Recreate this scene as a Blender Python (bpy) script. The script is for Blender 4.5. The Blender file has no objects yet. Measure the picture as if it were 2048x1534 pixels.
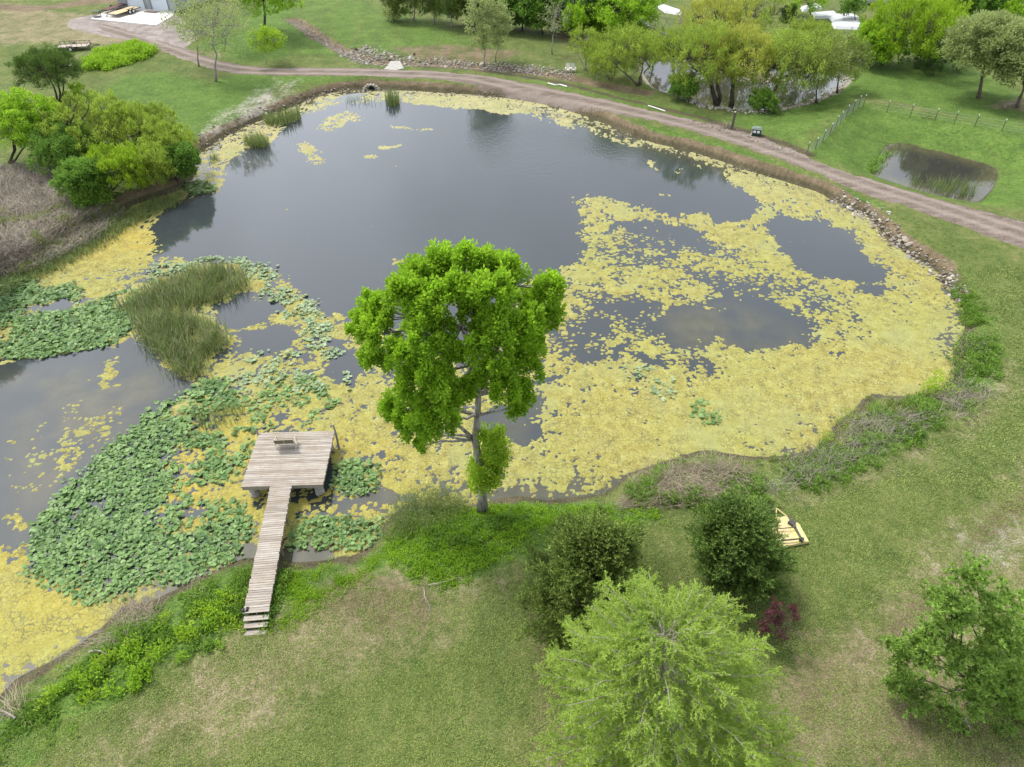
import bpy, math, random
import numpy as np
from mathutils import Vector, Matrix
random.seed(7); RNG = np.random.default_rng(7)
S = bpy.context.scene; COL = S.collection
R = math.radians
# ------------------------------------------------------------ camera, light, exposure
CAMH = 32.0; PITCH = R(40); FPX = 1422.0
cd = bpy.data.cameras.new('camera'); cam = bpy.data.objects.new('camera', cd); COL.objects.link(cam)
cam.location = (0, 0, CAMH); cam.rotation_euler = (R(90) - PITCH, 0, 0)
cd.sensor_width = 36; cd.lens = FPX / 2048 * 36; cd.clip_start = .5; cd.clip_end = 4000
S.camera = cam
SUN_EL, SUN_AZ = R(60), R(310)
W = bpy.data.worlds.new('World'); S.world = W; W.use_nodes = True
nt = W.node_tree; nt.nodes.clear()
sky = nt.nodes.new('ShaderNodeTexSky'); sky.sky_type = 'NISHITA'; sky.sun_disc = False
sky.sun_elevation = SUN_EL; sky.sun_rotation = SUN_AZ; sky.dust_density = 2.0; sky.air_density = 1.0
hs = nt.nodes.new('ShaderNodeHueSaturation'); hs.inputs['Saturation'].default_value = .34
bg = nt.nodes.new('ShaderNodeBackground'); bg.inputs['Strength'].default_value = .15
wo = nt.nodes.new('ShaderNodeOutputWorld')
tcw = nt.nodes.new('ShaderNodeTexCoord'); cn = nt.nodes.new('ShaderNodeTexNoise'); cn.inputs['Scale'].default_value = 2.2; cn.inputs['Detail'].default_value = 5
mr = nt.nodes.new('ShaderNodeMapRange'); mr.inputs[1].default_value = .35; mr.inputs[2].default_value = .65; mr.inputs[3].default_value = .78; mr.inputs[4].default_value = 1.3
nt.links.new(tcw.outputs['Generated'], cn.inputs['Vector']); nt.links.new(cn.outputs['Fac'], mr.inputs[0]); nt.links.new(mr.outputs[0], hs.inputs['Value'])  # broken cloud cover
nt.links.new(sky.outputs[0], hs.inputs['Color']); nt.links.new(hs.outputs[0], bg.inputs[0]); nt.links.new(bg.outputs[0], wo.inputs[0])
sl = bpy.data.lights.new('sun', 'SUN'); sl.energy = 1.5; sl.angle = R(11); sl.color = (1, .965, .91)
so = bpy.data.objects.new('sun', sl); COL.objects.link(so)
so.rotation_euler = (R(90) - SUN_EL, 0, R(180) - SUN_AZ)
S.view_settings.view_transform = 'Standard'; S.view_settings.look = 'None'
S.render.filter_size = 1.05
S.view_settings.exposure = 1.2; S.view_settings.gamma = 1; S.view_settings.use_curve_mapping = False

# ------------------------------------------------------------ projection helpers
CP, SP = math.cos(PITCH), math.sin(PITCH)
def ray(px, py):
    u = (px - 1024) / FPX; v = -(py - 767) / FPX
    return u, CP + v * SP, -SP + v * CP
def flat(px, py, z=0.0):
    dx, dy, dz = ray(px, py); t = (z - CAMH) / dz
    return (dx * t, dy * t)
def poly(pts, z=0.0): return np.array([flat(a, b, z) for a, b in pts])
def at_depth(px, py, Y):
    dx, dy, dz = ray(px, py); t = Y / dy
    return Vector((dx * t, Y, CAMH + dz * t))
def smooth(p, n=4, closed=True):
    p = np.asarray(p, float); m = len(p); out = []
    for i in range(m if closed else m - 1):
        a, b, c, d = (p[(i + k) % m] if closed else p[min(max(i + k, 0), m - 1)] for k in (-1, 0, 1, 2))
        for t in np.arange(n) / n:
            out.append(.5 * ((2*b) + (-a + c)*t + (2*a - 5*b + 4*c - d)*t*t + (-a + 3*b - 3*c + d)*t**3))
    if not closed: out.append(p[-1])
    return np.array(out)
def segdist(X, Y, P, closed=True):
    d = np.full(X.shape, 1e9); n = len(P)
    for i in range(n if closed else n - 1):
        ax, ay = P[i]; bx, by = P[(i + 1) % n]
        ex, ey = bx - ax, by - ay; L = ex*ex + ey*ey + 1e-12
        t = np.clip(((X-ax)*ex + (Y-ay)*ey) / L, 0, 1)
        d = np.minimum(d, (X-ax-t*ex)**2 + (Y-ay-t*ey)**2)
    return np.sqrt(d)
def inside(X, Y, P):
    c = np.zeros(X.shape, bool); n = len(P)
    for i in range(n):
        ax, ay = P[i]; bx, by = P[(i + 1) % n]
        if ay == by: continue
        c ^= ((ay > Y) != (by > Y)) & (X < (bx-ax) * (Y-ay) / (by-ay) + ax)
    return c
def sdf(X, Y, P):
    d = segdist(X, Y, P); return np.where(inside(X, Y, P), -d, d)
def sm(a, b, x): t = np.clip((x-a)/(b-a), 0, 1); return t*t*(3-2*t)
TAB = RNG.random((4, 256, 256))
def vn(X, Y, s, k=0):
    x = X / s + 37.1 * k; y = Y / s + 11.7 * k
    xi = np.floor(x).astype(int); yi = np.floor(y).astype(int); fx = x - xi; fy = y - yi
    fx = fx*fx*(3-2*fx); fy = fy*fy*(3-2*fy); T = TAB[k % 4]
    a = T[xi & 255, yi & 255]; b = T[(xi+1) & 255, yi & 255]; c = T[xi & 255, (yi+1) & 255]; d = T[(xi+1) & 255, (yi+1) & 255]
    return (a*(1-fx)+b*fx)*(1-fy) + (c*(1-fx)+d*fx)*fy
def fbm(X, Y, s, k=0, o=3):
    r = 0; w = 0
    for i in range(o): r = r + vn(X, Y, s / 2.1**i, k + i) * .55**i; w += .55**i
    return r / w
def worley(X, Y, s, k=0):
    x = X/s; y = Y/s; xi = np.floor(x).astype(int); yi = np.floor(y).astype(int)
    f1 = np.full(x.shape, 9.); f2 = np.full(x.shape, 9.)
    for i in (-1, 0, 1):
        for j in (-1, 0, 1):
            cx = xi+i; cy = yi+j
            d = np.hypot(cx + TAB[k, cx & 255, cy & 255] - x, cy + TAB[k+1, cx & 255, cy & 255] - y)
            f2 = np.minimum(f2, np.maximum(f1, d)); f1 = np.minimum(f1, d)
    return f1, f2

# ------------------------------------------------------------ tagging
def tag(o, label=None, cat=None, group=None, kind=None):
    if label: o['label'] = label
    if cat: o['category'] = cat
    if group: o['group'] = group
    if kind: o['kind'] = kind
    return o
def empty(name, loc, rz=0, **k):
    o = bpy.data.objects.new(name, None); COL.objects.link(o); o.location = loc; o.rotation_euler = (0, 0, rz)
    o.empty_display_size = .3; return tag(o, **k)
def link(name, me, parent=None, local=False):
    o = bpy.data.objects.new(name, me); COL.objects.link(o)
    if parent is not None:
        o.parent = parent
        if not local: o.matrix_parent_inverse = Matrix.Translation(parent.location).inverted() if parent.parent is None and parent.rotation_euler.z == 0 else parent.matrix_basis.inverted()
    return o
def copy_tree(o, parent=None):
    c = o.copy(); COL.objects.link(c); c.parent = parent
    for ch in list(o.children): copy_tree(ch, c)
    return c
def npmesh(name, V, F, mat, attrs=None, parent=None, smooth_=False, sizes=None):
    """V (n,3), F (m,k) of equal-size faces; attrs {name: per-face floats}"""
    me = bpy.data.meshes.new(name); V = np.ascontiguousarray(V, np.float32)
    me.vertices.add(len(V)); me.vertices.foreach_set('co', V.ravel())
    m, k = F.shape
    me.loops.add(m*k); me.loops.foreach_set('vertex_index', np.ascontiguousarray(F, np.int32).ravel())
    me.polygons.add(m); me.polygons.foreach_set('loop_start', np.arange(0, m*k, k, dtype=np.int32))
    try: me.polygons.foreach_set('loop_total', np.full(m, k, np.int32))
    except Exception: pass
    if smooth_: me.polygons.foreach_set('use_smooth', np.ones(m, bool))
    for nme, (dom, arr) in (attrs or {}).items():
        if arr.ndim == 1:
            a = me.attributes.new(nme, 'FLOAT', dom); a.data.foreach_set('value', arr.astype(np.float32))
        else:
            a = me.attributes.new(nme, 'FLOAT_COLOR', dom); a.data.foreach_set('color', np.c_[arr, np.ones(len(arr))].astype(np.float32).ravel())
    me.update(calc_edges=True); me.materials.append(mat)
    return link(name, me, parent)
class MB:
    def __init__(s): s.v = []; s.f = []
    def box(s, c, size, rz=0, rx=0, ry=0, taper=1):
        m = Matrix.Translation(c) @ Matrix.Rotation(rz, 4, 'Z') @ Matrix.Rotation(ry, 4, 'Y') @ Matrix.Rotation(rx, 4, 'X')
        b = len(s.v); x, y, z = (k/2 for k in size)
        for dx, dy, dz in ((-1,-1,-1),(1,-1,-1),(1,1,-1),(-1,1,-1),(-1,-1,1),(1,-1,1),(1,1,1),(-1,1,1)):
            t = taper if dz > 0 else 1
            s.v.append(tuple(m @ Vector((dx*x*t, dy*y*t, dz*z))))
        s.f += [tuple(b+i for i in q) for q in ((0,3,2,1),(4,5,6,7),(0,1,5,4),(1,2,6,5),(2,3,7,6),(3,0,4,7))]
        return s
    def tube(s, pts, rad, n=6, cap=True):
        pts = [Vector(p) for p in pts]; k = len(pts)
        if not hasattr(rad, '__len__'): rad = [rad]*k
        b = len(s.v)
        for i, p in enumerate(pts):
            t = (pts[min(i+1, k-1)] - pts[max(i-1, 0)]); t = t.normalized() if t.length > 1e-9 else Vector((0,0,1))
            a = t.cross(Vector((0,0,1)) if abs(t.z) < .9 else Vector((1,0,0))).normalized(); c = t.cross(a)
            for j in range(n):
                w = 2*math.pi*j/n; s.v.append(tuple(p + (a*math.cos(w) + c*math.sin(w))*rad[i]))
        for i in range(k-1):
            for j in range(n): s.f.append((b+i*n+j, b+i*n+(j+1) % n, b+(i+1)*n+(j+1) % n, b+(i+1)*n+j))
        if cap: s.f.append(tuple(b+j for j in range(n))[::-1]); s.f.append(tuple(b+(k-1)*n+j for j in range(n)))
        return s
    def prism(s, pts, z0, z1):
        b = len(s.v); n = len(pts)
        for z in (z0, z1):
            for p in pts: s.v.append((p[0], p[1], z))
        s.f.append(tuple(range(b, b+n))[::-1]); s.f.append(tuple(range(b+n, b+2*n)))
        for i in range(n): s.f.append((b+i, b+(i+1) % n, b+n+(i+1) % n, b+n+i))
        return s
    def mesh(s, name, mat, sm_=False, bevel=0):
        me = bpy.data.meshes.new(name); me.from_pydata([tuple(v) for v in s.v], [], s.f); me.materials.append(mat); me.update()
        if sm_: me.polygons.foreach_set('use_smooth', [True]*len(me.polygons))
        return me
    def build(s, name, mat, parent=None, local=True, sm_=False):
        return link(name, s.mesh(name, mat, sm_), parent, local)
# ------------------------------------------------------------ materials
class NT:
    def __init__(s, name):
        s.m = bpy.data.materials.new(name); s.m.use_nodes = True; s.t = s.m.node_tree; s.t.nodes.clear()
        s.out = s.n('OutputMaterial')
    def n(s, typ, **k):
        x = s.t.nodes.new('ShaderNode' + typ)
        for a, b in k.items(): setattr(x, a, b)
        return x
    def l(s, a, b): s.t.links.new(a, b)
    def put(s, sock, v):
        if hasattr(v, 'node'): s.l(v, sock)
        elif isinstance(v, tuple): sock.default_value = v if len(v) == 4 or len(sock.default_value) == 3 else v + (1,)
        else: sock.default_value = v
    def noise(s, scale, detail=3, rough=.55, vec=None, sx=None):
        x = s.n('TexNoise'); x.inputs['Scale'].default_value = scale; x.inputs['Detail'].default_value = detail; x.inputs['Roughness'].default_value = rough
        v = vec or s.pos()
        if sx: mp = s.n('Mapping'); mp.inputs['Scale'].default_value = sx; s.l(v, mp.inputs[0]); v = mp.outputs[0]
        s.l(v, x.inputs['Vector']); return x.outputs['Fac']
    def pos(s): 
        if not hasattr(s, '_p'): s._p = s.n('NewGeometry').outputs['Position']
        return s._p
    def objc(s): return s.n('TexCoord').outputs['Object']
    def attr(s, a, out='Fac'): x = s.n('Attribute', attribute_name=a); return x.outputs[out]
    def math(s, op, a, b=0.0, clamp=False):
        x = s.n('Math', operation=op, use_clamp=clamp); s.put(x.inputs[0], a); s.put(x.inputs[1], b); return x.outputs[0]
    def rng(s, v, a, b, c=0., d=1.):
        x = s.n('MapRange'); s.put(x.inputs[0], v)
        for i, q in enumerate((a, b, c, d)): x.inputs[i+1].default_value = q
        return x.outputs[0]
    def mix(s, f, a, b):
        x = s.n('Mix', data_type='RGBA'); s.put(x.inputs[0], f); s.put(x.inputs[6], a); s.put(x.inputs[7], b); return x.outputs[2]
    def ramp(s, f, stops):
        x = s.n('ValToRGB'); e = x.color_ramp.elements
        while len(e) < len(stops): e.new(.5)
        for q, (p, c) in zip(e, stops): q.position = p; q.color = c + (1,)
        s.put(x.inputs[0], f); return x.outputs[0]
    def bsdf(s, col, rough=.7, bump=None, bs=.3, bd=.05, metal=0, spec=.3, normal=None, **k):
        x = s.n('BsdfPrincipled'); s.put(x.inputs['Base Color'], col); s.put(x.inputs['Roughness'], rough)
        x.inputs['Metallic'].default_value = metal; x.inputs['Specular IOR Level'].default_value = spec
        if bump is not None:
            b = s.n('Bump'); b.inputs['Strength'].default_value = bs; b.inputs['Distance'].default_value = bd; s.l(bump, b.inputs['Height']); s.l(b.outputs[0], x.inputs['Normal'])
        return x
    def fin(s, sh): s.l(sh.outputs[0] if hasattr(sh, 'outputs') else sh, s.out.inputs[0]); return s.m
def simple(name, c, rough=.6, var=.25, scale=8, metal=0, bs=.2, spec=.3):
    g = NT(name); f = g.noise(scale, 4, vec=g.objc())
    c2 = tuple(x*(1-var) for x in c)
    return g.fin(g.bsdf(g.mix(f, c2, tuple(min(1, x*(1+var*.5)) for x in c)), rough, bump=f, bs=bs, bd=.01, metal=metal, spec=spec))
def foliage(name, dark, light, trans=.3, rough=.55, big=.25):
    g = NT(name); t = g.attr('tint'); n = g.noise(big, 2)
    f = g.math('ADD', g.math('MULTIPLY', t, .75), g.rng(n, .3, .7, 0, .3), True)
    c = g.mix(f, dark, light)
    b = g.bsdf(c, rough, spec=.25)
    if trans:
        tr = g.n('BsdfTranslucent'); g.put(tr.inputs[0], g.mix(f, tuple(x*1.1 for x in dark), tuple(min(1, x*1.15) for x in light)))
        m = g.n('MixShader'); m.inputs[0].default_value = trans; g.l(b.outputs[0], m.inputs[1]); g.l(tr.outputs[0], m.inputs[2]); return g.fin(m)
    return g.fin(b)
# ------------------------------------------------------------ terrain
POND = smooth(poly([(640,192),(690,181),(740,176),(800,180),(880,185),(950,190),(1020,197),(1080,207),(1140,222),(1200,243),(1260,268),
 (1310,286),(1370,300),(1430,318),(1500,342),(1560,360),(1600,372),(1636,384),(1668,401),(1696,419),(1725,429),(1750,448),(1769,472),(1790,489),(1812,506),
 (1841,523),(1870,540),(1889,557),(1904,581),(1918,603),(1928,629),(1930,655),(1916,684),(1906,719),(1909,750),(1883,774),(1844,785),(1789,791),(1742,789),
 (1715,812),(1670,850),(1645,883),(1610,903),(1560,910),(1500,912),(1440,902),(1398,900),(1354,914),(1288,933),(1244,952),(1215,980),(1150,992),(1090,998),(1040,990),
 (985,998),(930,1012),(880,1012),(820,1010),(775,1035),(750,1075),(720,1105),(680,1112),(640,1120),(590,1122),(540,1118),(500,1110),(460,1125),(400,1152),(340,1182),(290,1203),(240,1218),
 (200,1255),(150,1292),(90,1325),(35,1352),(0,1385),(-40,1440),(-90,1530),(-250,1500),(-300,1200),(-300,800),(-150,620),(0,560),(60,535),(110,505),(150,480),(185,460),
 (225,444),(265,412),(310,396),(362,378),(388,352),(385,322),(412,297),(461,268),(500,250),(533,236),(581,216)]), 3)
POND2 = smooth(poly([(1285,125),(1340,122),(1400,135),(1480,128),(1560,128),(1640,142),(1688,160),(1668,185),(1620,203),(1570,216),(1500,222),(1425,214),(1385,196),(1340,188),(1302,170)], .2), 3)
PZ = .2
P2 = []
SMALL = smooth(poly([(1500+x/2.951, y/2.951) for x, y in [(810,862),(880,848),(960,858),(1020,880),(1150,905),(1300,948),(1400,975),(1452,1010),(1440,1080),(1400,1140),(1345,1188),(1250,1180),(1100,1150),(1000,1122),(900,1092),(780,1052),(718,1020),(750,970),(785,900)]], .15), 3)
BERM = poly([(1640,275),(1700,222),(1780,222),(1850,240),(1950,265),(2100,300)], 1.)
DITCH = poly([(585,45),(640,80),(700,112),(760,130),(850,133),(960,140),(1060,150),(1135,160),(1200,175),(1290,190)], .5)
MOUND = poly([(190,140),(230,122),(290,108)], .8)
def hfun(X, Y):
    d = sdf(X, Y, POND)
    far = sm(30, 46, Y - .25 * np.abs(X)) 
    w = 3.2 - 2.2 * far
    land = .10 + (.42 + .30*far) * sm(0, 1, d / w) + .10 * far
    land = land + .5 * sm(6, 40, d) * fbm(X, Y, 26, 1, 2) + .10 * (fbm(X, Y, 3, 2, 2) - .5)
    land = land + .22 * sm(0, 4, d) * np.exp(-(d/14)**2) * 1.0
    h = np.where(d > 0, land - .12 * (1 - sm(0, .4, d)), -np.minimum(.05 + .25 * -d, 1.1))
    for P, z, ww in ((POND2, PZ, 2.5), (SMALL, .15, 4.0)):
        m = (np.abs(X - P[:, 0].mean()) < 45) & (np.abs(Y - P[:, 1].mean()) < 40)
        e = np.full(X.shape, 99.); e[m] = sdf(X[m], Y[m], P)
        h = np.where(e > 0, h * sm(0, ww, e) + (z + .12 * sm(0, .5, e)) * (1 - sm(0, ww, e)), z - np.minimum(.08 - .2*e, .9))
        if ww == 4.0: h = h + .9 * np.exp(-(segdist(X, Y, BERM, False) / 3.0)**2) * sm(1, 5, e)
    h = h - .55 * np.exp(-(segdist(X, Y, DITCH, False) / 1.3)**2)
    return h
GX = np.arange(-150, 150.1, .5); GY = np.arange(0, 210.1, .5)
_x, _y = np.meshgrid(GX, GY); HG = hfun(_x, _y)
def Hs(X, Y):
    x = np.clip((np.asarray(X, float) + 150) / .5, 0, len(GX) - 1.001); y = np.clip(np.asarray(Y, float) / .5, 0, len(GY) - 1.001)
    i = x.astype(int); j = y.astype(int); fx = x - i; fy = y - j
    return (HG[j, i]*(1-fx)+HG[j, i+1]*fx)*(1-fy) + (HG[j+1, i]*(1-fx)+HG[j+1, i+1]*fx)*fy
def gz(x, y): return float(Hs(np.array([x]), np.array([y]))[0])
def at(px, py):
    z = .6
    for _ in range(8): x, y = flat(px, py, z); z = .5 * z + .5 * gz(x, y)
    x, y = flat(px, py, gz(x, y)); return Vector((x, y, gz(x, y)))
def gpoly(pts): return np.array([flat(a, b, .65) for a, b in pts])

ROAD = smooth(gpoly([(215,52),(300,78),(345,92),(420,118),(480,133),(560,139),(700,141),(800,144),(900,149),(1000,161),(1100,179),(1200,202),(1300,225),(1400,247),(1450,260),(1500,275),(1560,292),(1620,320),(1700,350),(1800,378),(1900,408),(2000,433),(2100,460),(2300,520),
   (2300,610),(2150,555),(2048,512),(1950,478),(1850,443),(1750,407),(1650,367),(1550,327),(1450,292),(1350,264),(1250,240),(1150,217),(1050,196),(950,177),(850,165),(700,160),(560,160),(480,155),(420,145),(365,128),(310,108),(250,88),(190,70)]), 3)
YARD = smooth(gpoly([(135,45),(180,36),(240,26),(345,30),(370,50),(400,90),(440,120),(400,125),(340,106),(270,90),(190,75),(145,62)]), 3)
CREEK = gpoly([(835,138),(930,142),(1000,152),(1080,165),(1160,182),(1250,207),(1340,228),(1400,243),(1440,255),(1500,272),(1570,297),(1620,318)])
# colour zones: (polygon px, channel, strength, softness m)
ZN = [
 ('lush', [(0,1534),(0,1440),(60,1400),(150,1330),(230,1250),(330,1190),(470,1130),(480,1240),(420,1290),(300,1330),(240,1400),(170,1430),(120,1480),(40,1534)], 1., 1.2),
 ('lush', [(520,1260),(560,1120),(640,1130),(740,1110),(830,1060),(900,1010),(1060,990),(1250,1010),(1330,1000),(1280,1060),(1170,1090),(1010,1120),(900,1190),(850,1170),(700,1150),(600,1190)], .95, 1.2),
 ('lush', [(1330,1000),(1600,930),(1720,860),(1850,800),(1960,700),(1930,600),(1890,540),(1960,600),(2010,700),(1990,790),(1850,880),(1720,950),(1560,1010),(1400,1040)], .6, 2),
 ('lush', [(420,170),(330,150),(250,160),(180,200),(330,280),(400,300),(470,250),(560,180),(700,162),(560,155),(480,152)], .8, 3),
 ('lush', [(600,110),(500,130),(400,100),(450,40),(560,0),(620,60),(700,120)], .85, 4), ('lush', [(700,120),(980,100),(900,60),(760,20),(650,-20),(560,20),(620,50)], .6, 5),
 ('lush', [(1000,190),(1300,265),(1500,335),(1700,405),(1760,418),(1660,372),(1550,332),(1450,297),(1350,270),(1250,246),(1150,223),(1050,202)], 1., .8),
 ('lush', [(1600,320),(1700,220),(1800,240),(2100,290),(2100,440),(1950,410),(1800,370),(1700,345)], .7, 3),
 ('lush', [(1000,150),(1300,215),(1450,250),(1600,200),(1750,130),(1900,130),(2048,200),(2048,280),(1850,230),(1720,200),(1600,300),(1480,262),(1300,225)], .75, 4),
 ('tan', [(640,1190),(560,1240),(480,1290),(300,1400),(200,1534),(420,1534),(700,1330),(900,1270),(960,1180),(880,1190),(820,1160),(740,1150)], .72, 3),
 ('tan', [(1540,1534),(1620,1330),(1780,1210),(1900,1100),(1980,1010),(2100,900),(2100,1200),(1950,1300),(1750,1534)], .85, 3),
 ('tan', [(1320,1030),(1500,1000),(1640,960),(1760,930),(1880,860),(1990,790),(2010,720),(2060,760),(1960,860),(1820,930),(1700,990),(1560,1030),(1400,1060)], .5, 1.5),
 ('tan', [(0,10),(120,30),(200,40),(330,110),(440,115),(300,100),(180,95),(60,90),(0,100)], .75, 4),
 ('tan', [(1990,215),(2048,205),(2100,240),(1980,222)], .9, 1.5),
 ('brown', [(620,1160),(700,1130),(770,1150),(870,1190),(860,1250),(760,1260),(650,1220)], .65, 2),
 ('brown', [(1050,1200),(1090,1170),(1110,1420),(1240,1534),(1050,1534),(1080,1380)], .6, 1.5),
 ('brown', [(1600,1320),(1520,1200),(1640,1260),(1680,1400),(1560,1534),(1520,1500)], .5, 2),
 ('brown', [(1750,1420),(1850,1360),(2000,1400),(2060,1534),(1750,1534)], .6, 2),
 ('brown', [(1940,1070),(2048,975),(2060,1000),(1990,1060),(1960,1090)], .85, .6), ('brown', [(1780,1250),(1850,1195),(1860,1205),(1790,1262)], .8, .4),
 ('brown', [(1690,1320),(1780,1255),(1790,1265),(1700,1340)], .5, .4),
 ('brown', [(0,14),(90,18),(160,6),(330,-8),(330,0),(160,16),(60,28),(0,26)], 1., 1.0),
 ('brown', [(1100,70),(1180,75),(1170,95),(1120,92)], .6, 2), ('brown', [(780,100),(900,95),(1050,108),(1000,130),(850,128)], .6, 2),
 ('sand', [(400,270),(430,235),(500,205),(540,165),(600,168),(560,215),(500,260),(430,285)], .42, 3.0),
 ('sand', [(470,245),(510,205),(545,185),(555,200),(520,240),(490,258)], .6, 2.0),
 ('brown', [(1770,1262),(1850,1190),(1950,1075),(2048,985),(2060,1015),(1975,1090),(1870,1205),(1790,1275)], .85, .8), ('sand', [(1850,1200),(1950,1090),(2048,1010),(2050,1060),(1960,1130),(1880,1200)], .45, 1.0), ('tan', [(1640,1400),(1770,1285),(1790,1295),(1660,1420)], .7, .8), ('tan', [(1500,1534),(1700,1330),(1950,1120),(2100,1000),(2100,1060),(1960,1180),(1740,1370),(1600,1534)], .75, 1.5), ('sand', [(1900,1090),(1960,1050),(2048,1050),(2048,1110),(1960,1150),(1880,1160)], .40, 2),
 ('brown', [(0,340),(90,350),(220,400),(240,435),(180,462),(110,500),(50,530),(0,540)], .9, 2),
 ('brown', [(1500,0),(1900,0),(1900,25),(1750,60),(1550,60)], .3, 5),
]
xs = np.r_[-1500, -900, -500, -300, -200, -150, np.arange(-120, -60, .8), np.arange(-60, 60, .32), np.arange(60, 120, .8), 120, 150, 200, 300, 500, 900, 1500]
ys = np.r_[-1500, -800, -300, -120, -50, -20, np.arange(0, 60, .28), np.arange(60, 110, .45), np.arange(110, 170, .8), 170, 180, 200, 240, 300, 450, 800, 1500, 2500]
X, Y = np.meshgrid(xs, ys); Z = Hs(X, Y)
dp = sdf(X, Y, POND)
ch = {k: np.zeros(X.shape) for k in ('lush', 'tan', 'brown', 'sand')}
for k, pts, s, soft in ZN:
    P = gpoly(pts); m = (X > P[:,0].min()-soft*2) & (X < P[:,0].max()+soft*2) & (Y > P[:,1].min()-soft*2) & (Y < P[:,1].max()+soft*2)
    e = np.full(X.shape, 99.); e[m] = sdf(X[m], Y[m], P)
    ch[k] = np.maximum(ch[k], s * (1 - sm(-soft*.6, soft, e)))
farside = sm(34, 50, Y - .2*np.abs(X))
ch['brown'] = np.maximum(ch['brown'], farside * (1 - sm(.7, 1.4, dp + .8*(fbm(X, Y, 4, 3)-.5))))
ch['mud'] = np.maximum((1-farside) * (1 - sm(.1, 1.0, dp + (fbm(X, Y, 2, 1)-.5))), farside*(1-sm(.2,.6,dp)))
e = segdist(X, Y, CREEK, False); ch['mud'] = np.maximum(ch['mud'], .8 * (1 - sm(.3, .9, e + (fbm(X, Y, 2.5, 2)-.5))))
e = segdist(X, Y, DITCH, False); ch['brown'] = np.maximum(ch['brown'], .9 * (1 - sm(.9, 2.0, e + 1.2*(fbm(X, Y, 2.5, 2)-.5))))
for P in (SMALL, POND2):
    m = (np.abs(X - P[:,0].mean()) < 40) & (np.abs(Y - P[:,1].mean()) < 40); e = np.full(X.shape, 99.); e[m] = sdf(X[m], Y[m], P)
    if P is POND2: ch['sand'] = np.maximum(ch['sand'], 1 - sm(.3, 1.1, e + .9*(fbm(X, Y, 3, 2)-.5)))
    else: ch['mud'] = np.maximum(ch['mud'], 1 - sm(.05, .35, e))
ny, nx = X.shape
idx = np.arange(nx*ny).reshape(ny, nx)
F = np.c_[idx[:-1,:-1].ravel(), idx[:-1,1:].ravel(), idx[1:,1:].ravel(), idx[1:,:-1].ravel()]
g = NT('grass_ground')
big = g.noise(.07, 3); mid = g.noise(.45, 5, .68); fine = g.noise(2.6, 5, .75); tiny = g.noise(13, 3, .7)
mpg = g.n('Mapping'); mpg.inputs['Rotation'].default_value = (0, 0, -.75); mpg.inputs['Scale'].default_value = (.9, .06, 1); g.l(g.pos(), mpg.inputs[0]); streak = g.noise(1.3, 3, .6, vec=mpg.outputs[0])
f = g.math('ADD', g.math('MULTIPLY', mid, .5), g.math('MULTIPLY', fine, .5))
base = g.ramp(f, [(.36, (.042,.074,.013)), (.46, (.090,.130,.028)), (.56, (.155,.178,.050)), (.66, (.235,.212,.098))])
lushc = g.ramp(g.math('ADD', g.math('MULTIPLY', mid, .4), g.math('MULTIPLY', fine, .6)), [(.34, (.038,.085,.013)), (.5, (.085,.165,.025)), (.64, (.17,.245,.05))])
tan = g.ramp(f, [(.36, (.12,.125,.045)), (.5, (.22,.19,.10)), (.62, (.34,.28,.18))])
brn = g.ramp(f, [(.34, (.09,.065,.04)), (.5, (.18,.13,.085)), (.66, (.30,.22,.15))])
snd = g.ramp(f, [(.36, (.18,.16,.12)), (.5, (.36,.33,.28)), (.64, (.56,.52,.46))])
mud = g.ramp(f, [(.36, (.035,.03,.02)), (.6, (.12,.095,.06))])
nz = g.math('ADD', g.math('MULTIPLY', mid, .5), g.math('MULTIPLY', g.math('ADD', fine, streak), .4))
def msk(a, k=.9): return g.rng(g.math('ADD', g.attr(a), g.math('MULTIPLY', g.math('SUBTRACT', nz, .65), 1.7)), .5-.22, .5+.22)
c = g.mix(g.rng(big, .4, .62, 0, .35), base, g.mix(.4, base, tan)); c = g.mix(g.rng(streak, .42, .60, 0, .45), c, g.mix(.5, lushc, (.06,.09,.025)))
for a, col in (('lush', lushc), ('tan', tan), ('brown', brn), ('sand', snd), ('mud', mud)): c = g.mix(msk(a), c, col)
c = g.mix(g.rng(tiny, .40, .58, 0, 1), g.mix(.55, c, (.03,.04,.015)), c)
c = g.mix(g.rng(g.noise(17, 2, .6), .56, .68, 0, .55), c, g.mix(.5, c, (.42,.42,.20)))
hgt = g.math('ADD', g.math('MULTIPLY', tiny, .5), g.math('MULTIPLY', fine, 1.0))
GM = g.fin(g.bsdf(c, .9, bump=hgt, bs=.8, bd=.12, spec=.1))
ground = npmesh('ground', np.c_[X.ravel(), Y.ravel(), Z.ravel()], F, GM, {k: ('POINT', v.ravel()) for k, v in ch.items()}, smooth_=True)
tag(ground, kind='structure')

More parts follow.
